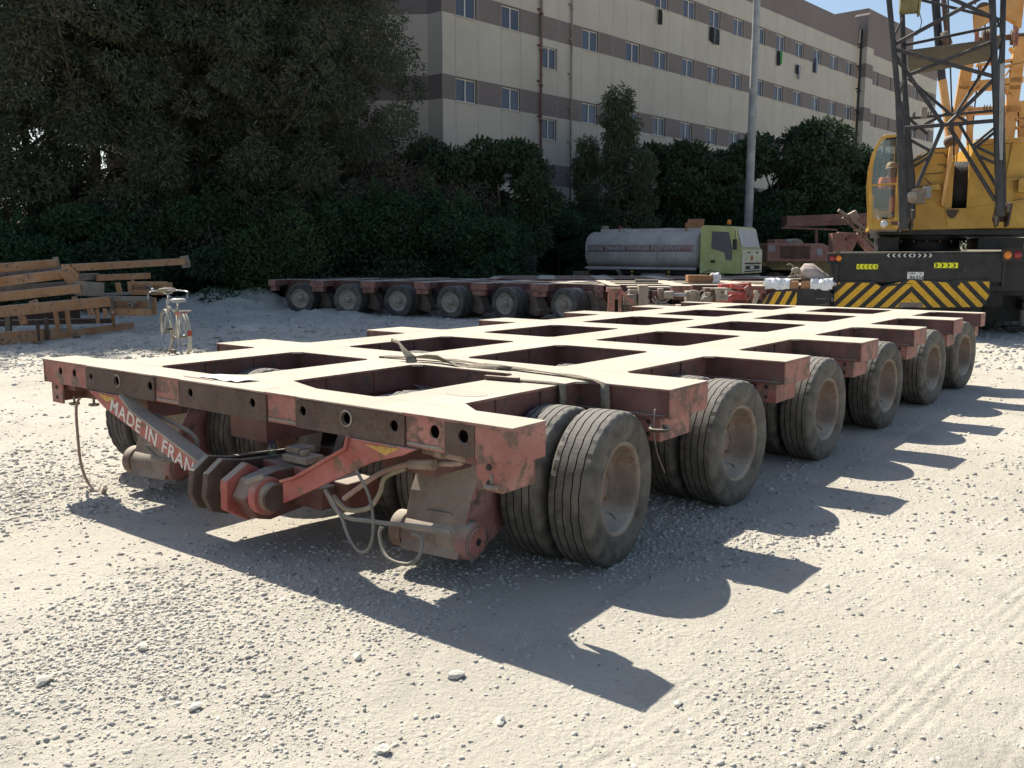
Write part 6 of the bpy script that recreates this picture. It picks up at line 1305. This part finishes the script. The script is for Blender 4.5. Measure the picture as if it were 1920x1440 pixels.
mm.ball((.33, .24, 1.05), .03, 'chrome', 10, 6); mm.build('handlebar', bk)
mm = MB(); mm.obox((-.52, 0, .75), (.17, 0, 0), (0, .012, 0), (0, 0, .006), 'chrome'); mm.obox((-.52, .06, .75), (.17, 0, 0), (0, .008, 0), (0, 0, .006), 'chrome'); mm.obox((-.52, -.06, .75), (.17, 0, 0), (0, .008, 0), (0, 0, .006), 'chrome'); mm.obox((-.68, 0, .755), (.01, 0, 0), (0, .09, 0), (0, 0, .01), 'chrome')
for s_ in (-1, 1): mm.cyl((-.62, .06*s_, .75), (-.52, .06*s_, .34), .006, 'chrome', n=6)
mm.build('carrier', bk); mm = MB(); mm.ball((-.45, 0, .71), .10, 'redarm', 12, 8, (1, 1.1, .5)); mm.build('rolled_cloth', bk)
mm = MB(); mm.box(-.905, -.895, -.035, .035, .38, .46, 'lamp_red'); mm.build('reflector', bk); mm = MB(); mm.ball((.36, 0, 1.05), .09, 'canvas', 12, 8, (.6, 1.6, .35)); mm.ball((.33, .08, 1.04), .06, 'olive', 10, 8, (.8, 1.3, .6)); mm.build('cloth_wrap', bk)
mm = MB(); mm.cyl((-.08, -.06, .30), (-.08, .06, .30), .025, 'greyf'); mm.lathe([(.085, 0), (.09, .004), (.085, .008)], (-.08, -.055, .30), (0, -1, 0), 'greyf', 20); mm.bar((-.08, -.08, .30), (.02, -.08, .16), .02, .012, 'greyf'); mm.bar((-.08, .08, .30), (-.18, .08, .44), .02, .012, 'greyf'); mm.box(-.03, .06, -.18, -.09, .145, .17, 'ink'); mm.box(-.22, -.14, .09, .18, .43, .455, 'ink'); mm.box(-.13, -.03, .03, .09, .0, .10, 'greyf'); mm.cyl((-.1, .04, .30), (-.06, .13, .0), .009, 'greyf', n=8); mm.build('crank_and_stand', bk)

# ------------------------------------------------------------------ stacked orange steel frames at the left
def frames(name, label, items, grp='orange steel frames stacked at the left'):
    e = empty(name, W(-8.5, 18.0), SURV); tag(e, label, 'steel truss', grp)
    for nm, x0, y0_, F0, x1, y1_, F1_, w_, d_, m in items:
        a_, b_ = RFZ(x0, y0_, F0), RFZ(x1, y1_, F1_); A = Vector((a_.x+8.5, F0-18, a_.z)); B = Vector((b_.x+8.5, F1_-18, b_.z)); d = B-A
        mm = MB(); x_ = d.cross(Vector((0, 0, 1))).normalized() if abs(d.normalized().z) < .8 else Vector((0, 1, 0)); y_ = x_.cross(d.normalized()).normalized()
        mm.obox((A+B)/2, x_*d_/2, y_*w_/2, d/2, m); mm.build(nm, e, .006)
    return e
a0 = 17.0
frames('orange_truss', 'upper orange steel frame with one long beam sticking out to the right', [
    ('beam', -60, 507, a0, 105, 494, 18.6, .17, .10, 'orangeframe'), ('beam', -60, 513, a0+.8, 110, 505, 19.2, .15, .2, 'greyf'), ('beam', 118, 503, 18.2, 345, 490, 21.5, .15, .09, 'orangeframe'), ('beam', -60, 536, a0-.2, 118, 514, 18.2, .18, .10, 'orangeframe'),
    ('gusset', 118, 503, 18.15, 142, 530, 18.3, .26, .05, 'orangeframe'), ('gusset', 139, 503, 18.5, 142, 532, 18.5, .06, .3, 'orangeframe'), ('end_plate', 345, 480, 21.6, 350, 502, 21.6, .20, .05, 'greyf'), ('end_plate', 104, 482, 18.6, 110, 508, 18.6, .10, .04, 'greyf'), ('beam', 182, 521, 19.0, 280, 517, 20.5, .13, .08, 'orangeframe'), ('cross_tube', 142, 520, 18.6, 182, 518, 19.2, .13, .13, 'greyf'), ('post', 248, 517, 20.2, 250, 535, 20.2, .06, .06, 'orangeframe')])
m_mid = frames('orange_truss', 'middle orange steel frame with slotted grey end plates', [
    ('beam', -60, 563, a0-.4, 150, 541, 18.0, .17, .10, 'orangeframe'), ('beam', -60, 590, a0-.8, 205, 565, 18.2, .20, .10, 'orangeframe'), ('end_box', 150, 541, 18.0, 186, 543, 18.4, .28, .3, 'greyf'), ('beam', 183, 535, 18.6, 192, 560, 18.6, .07, .07, 'greyf'), ('post', 220, 530, 19.2, 226, 554, 19.2, .10, .06, 'orangeframe'), ('post', 62, 563, 17.2, 66, 575, 17.2, .15, .06, 'orangeframe'), ('lug', 140, 556, 17.9, 141, 566, 17.9, .10, .06, 'orangeframe'), ('beam', 186, 553, 18.9, 240, 550, 19.4, .05, .3, 'greyf')])
frames('orange_truss', 'lowest orange steel frame lying on the gravel, with short upright posts', [
    ('beam', -60, 640, a0-1.2, 108, 625, 17.3, .22, .12, 'orangeframe'), ('beam', 108, 628, 17.3, 248, 610, 19.2, .13, .10, 'orangeframe'), ('post', 104, 585, 17.3, 109, 618, 17.3, .07, .06, 'orangeframe'), ('post', 126, 583, 17.5, 131, 628, 17.5, .07, .06, 'orangeframe'), ('post', 211, 585, 18.2, 214, 612, 18.5, .07, .06, 'orangeframe'), ('post', 168, 578, 17.9, 173, 592, 17.9, .12, .05, 'orangeframe'), ('post', 182, 578, 18.0, 184, 606, 18.0, .07, .05, 'orangeframe'), ('post', 196, 578, 18.1, 199, 594, 18.1, .08, .05, 'orangeframe'), ('plate', 40, 590, 17.0, 46, 608, 17.0, .13, .05, 'orangeframe'), ('beam', -60, 606, a0+.6, 210, 600, 19.2, .10, .5, 'rust'), ('plate', -40, 600, a0+.8, 150, 590, 18.9, .30, .06, 'rust'), ('post', 15, 572, 17.3, 17, 640, 17.0, .10, .08, 'rust'), ('beam', -60, 548, a0+.9, 160, 530, 19.0, .12, .1, 'greyf'), ('beam', 150, 566, 18.6, 240, 560, 19.6, .10, .1, 'rust'), ('post', 70, 600, 16.9, 72, 640, 16.9, .05, .05, 'rust'), ('post', 86, 596, 17.0, 90, 640, 17.0, .06, .05, 'rust')])
for (x0, y0_, x1, y1_, F0, nm) in ((206, 556, 281, 592, 18.3, 'a'), (240, 528, 312, 553, 19.6, 'b')):   # slotted end plates of the middle frame
    p0, p1 = RFZ(x0, y1_, F0), RFZ(x1, y0_, F0); L, H = p1.x-p0.x, p1.z-p0.z; mm = MB(); ox, oz = p0.x+8.5, p0.z; yy = F0-18
    t = .09 if nm == 'a' else .07; s0, s1 = (L*.10, L*.90); h0, h1 = H*.36, H*.74
    for a_, b_, c_2, d_2 in ((0, L, 0, h0), (0, L, h1, H), (0, s0, h0, h1), (s1, L, h0, h1)): mm.box(ox+a_, ox+b_, yy, yy+t, oz+c_2+.0005, oz+d_2, 'greyf' if nm == 'a' and c_2 > 0 else 'orangeframe')
    mm.box(ox+.0, ox+L, yy+.3, yy+.34, oz, oz+H*.9, 'orangeframe'); mm.box(ox+.02, ox+L*.5, yy+.02, yy+.06, oz+H*.5, oz+H*.56, 'rust'); mm.cyl((ox+L*.52, yy-.03, oz+H*.56), (ox+L*.52, yy+.2, oz+H*.56), H*.16, 'greyf', n=18); mm.cyl((ox+L*.52, yy-.05, oz+H*.56), (ox+L*.52, yy, oz+H*.56), H*.09, 'rust', n=14)
    mm.build('slotted_end_plate', m_mid, .006)
# the master wheel and bogie were only patterns for the copies
bpy.data.objects.remove(_t); bpy.data.objects.remove(_r); bpy.data.objects.remove(_w); bpy.data.objects.remove(_t2); bpy.data.objects.remove(_r2); bpy.data.objects.remove(_w2)
for c_ in list(_s.children): bpy.data.objects.remove(c_)
bpy.data.objects.remove(_s)
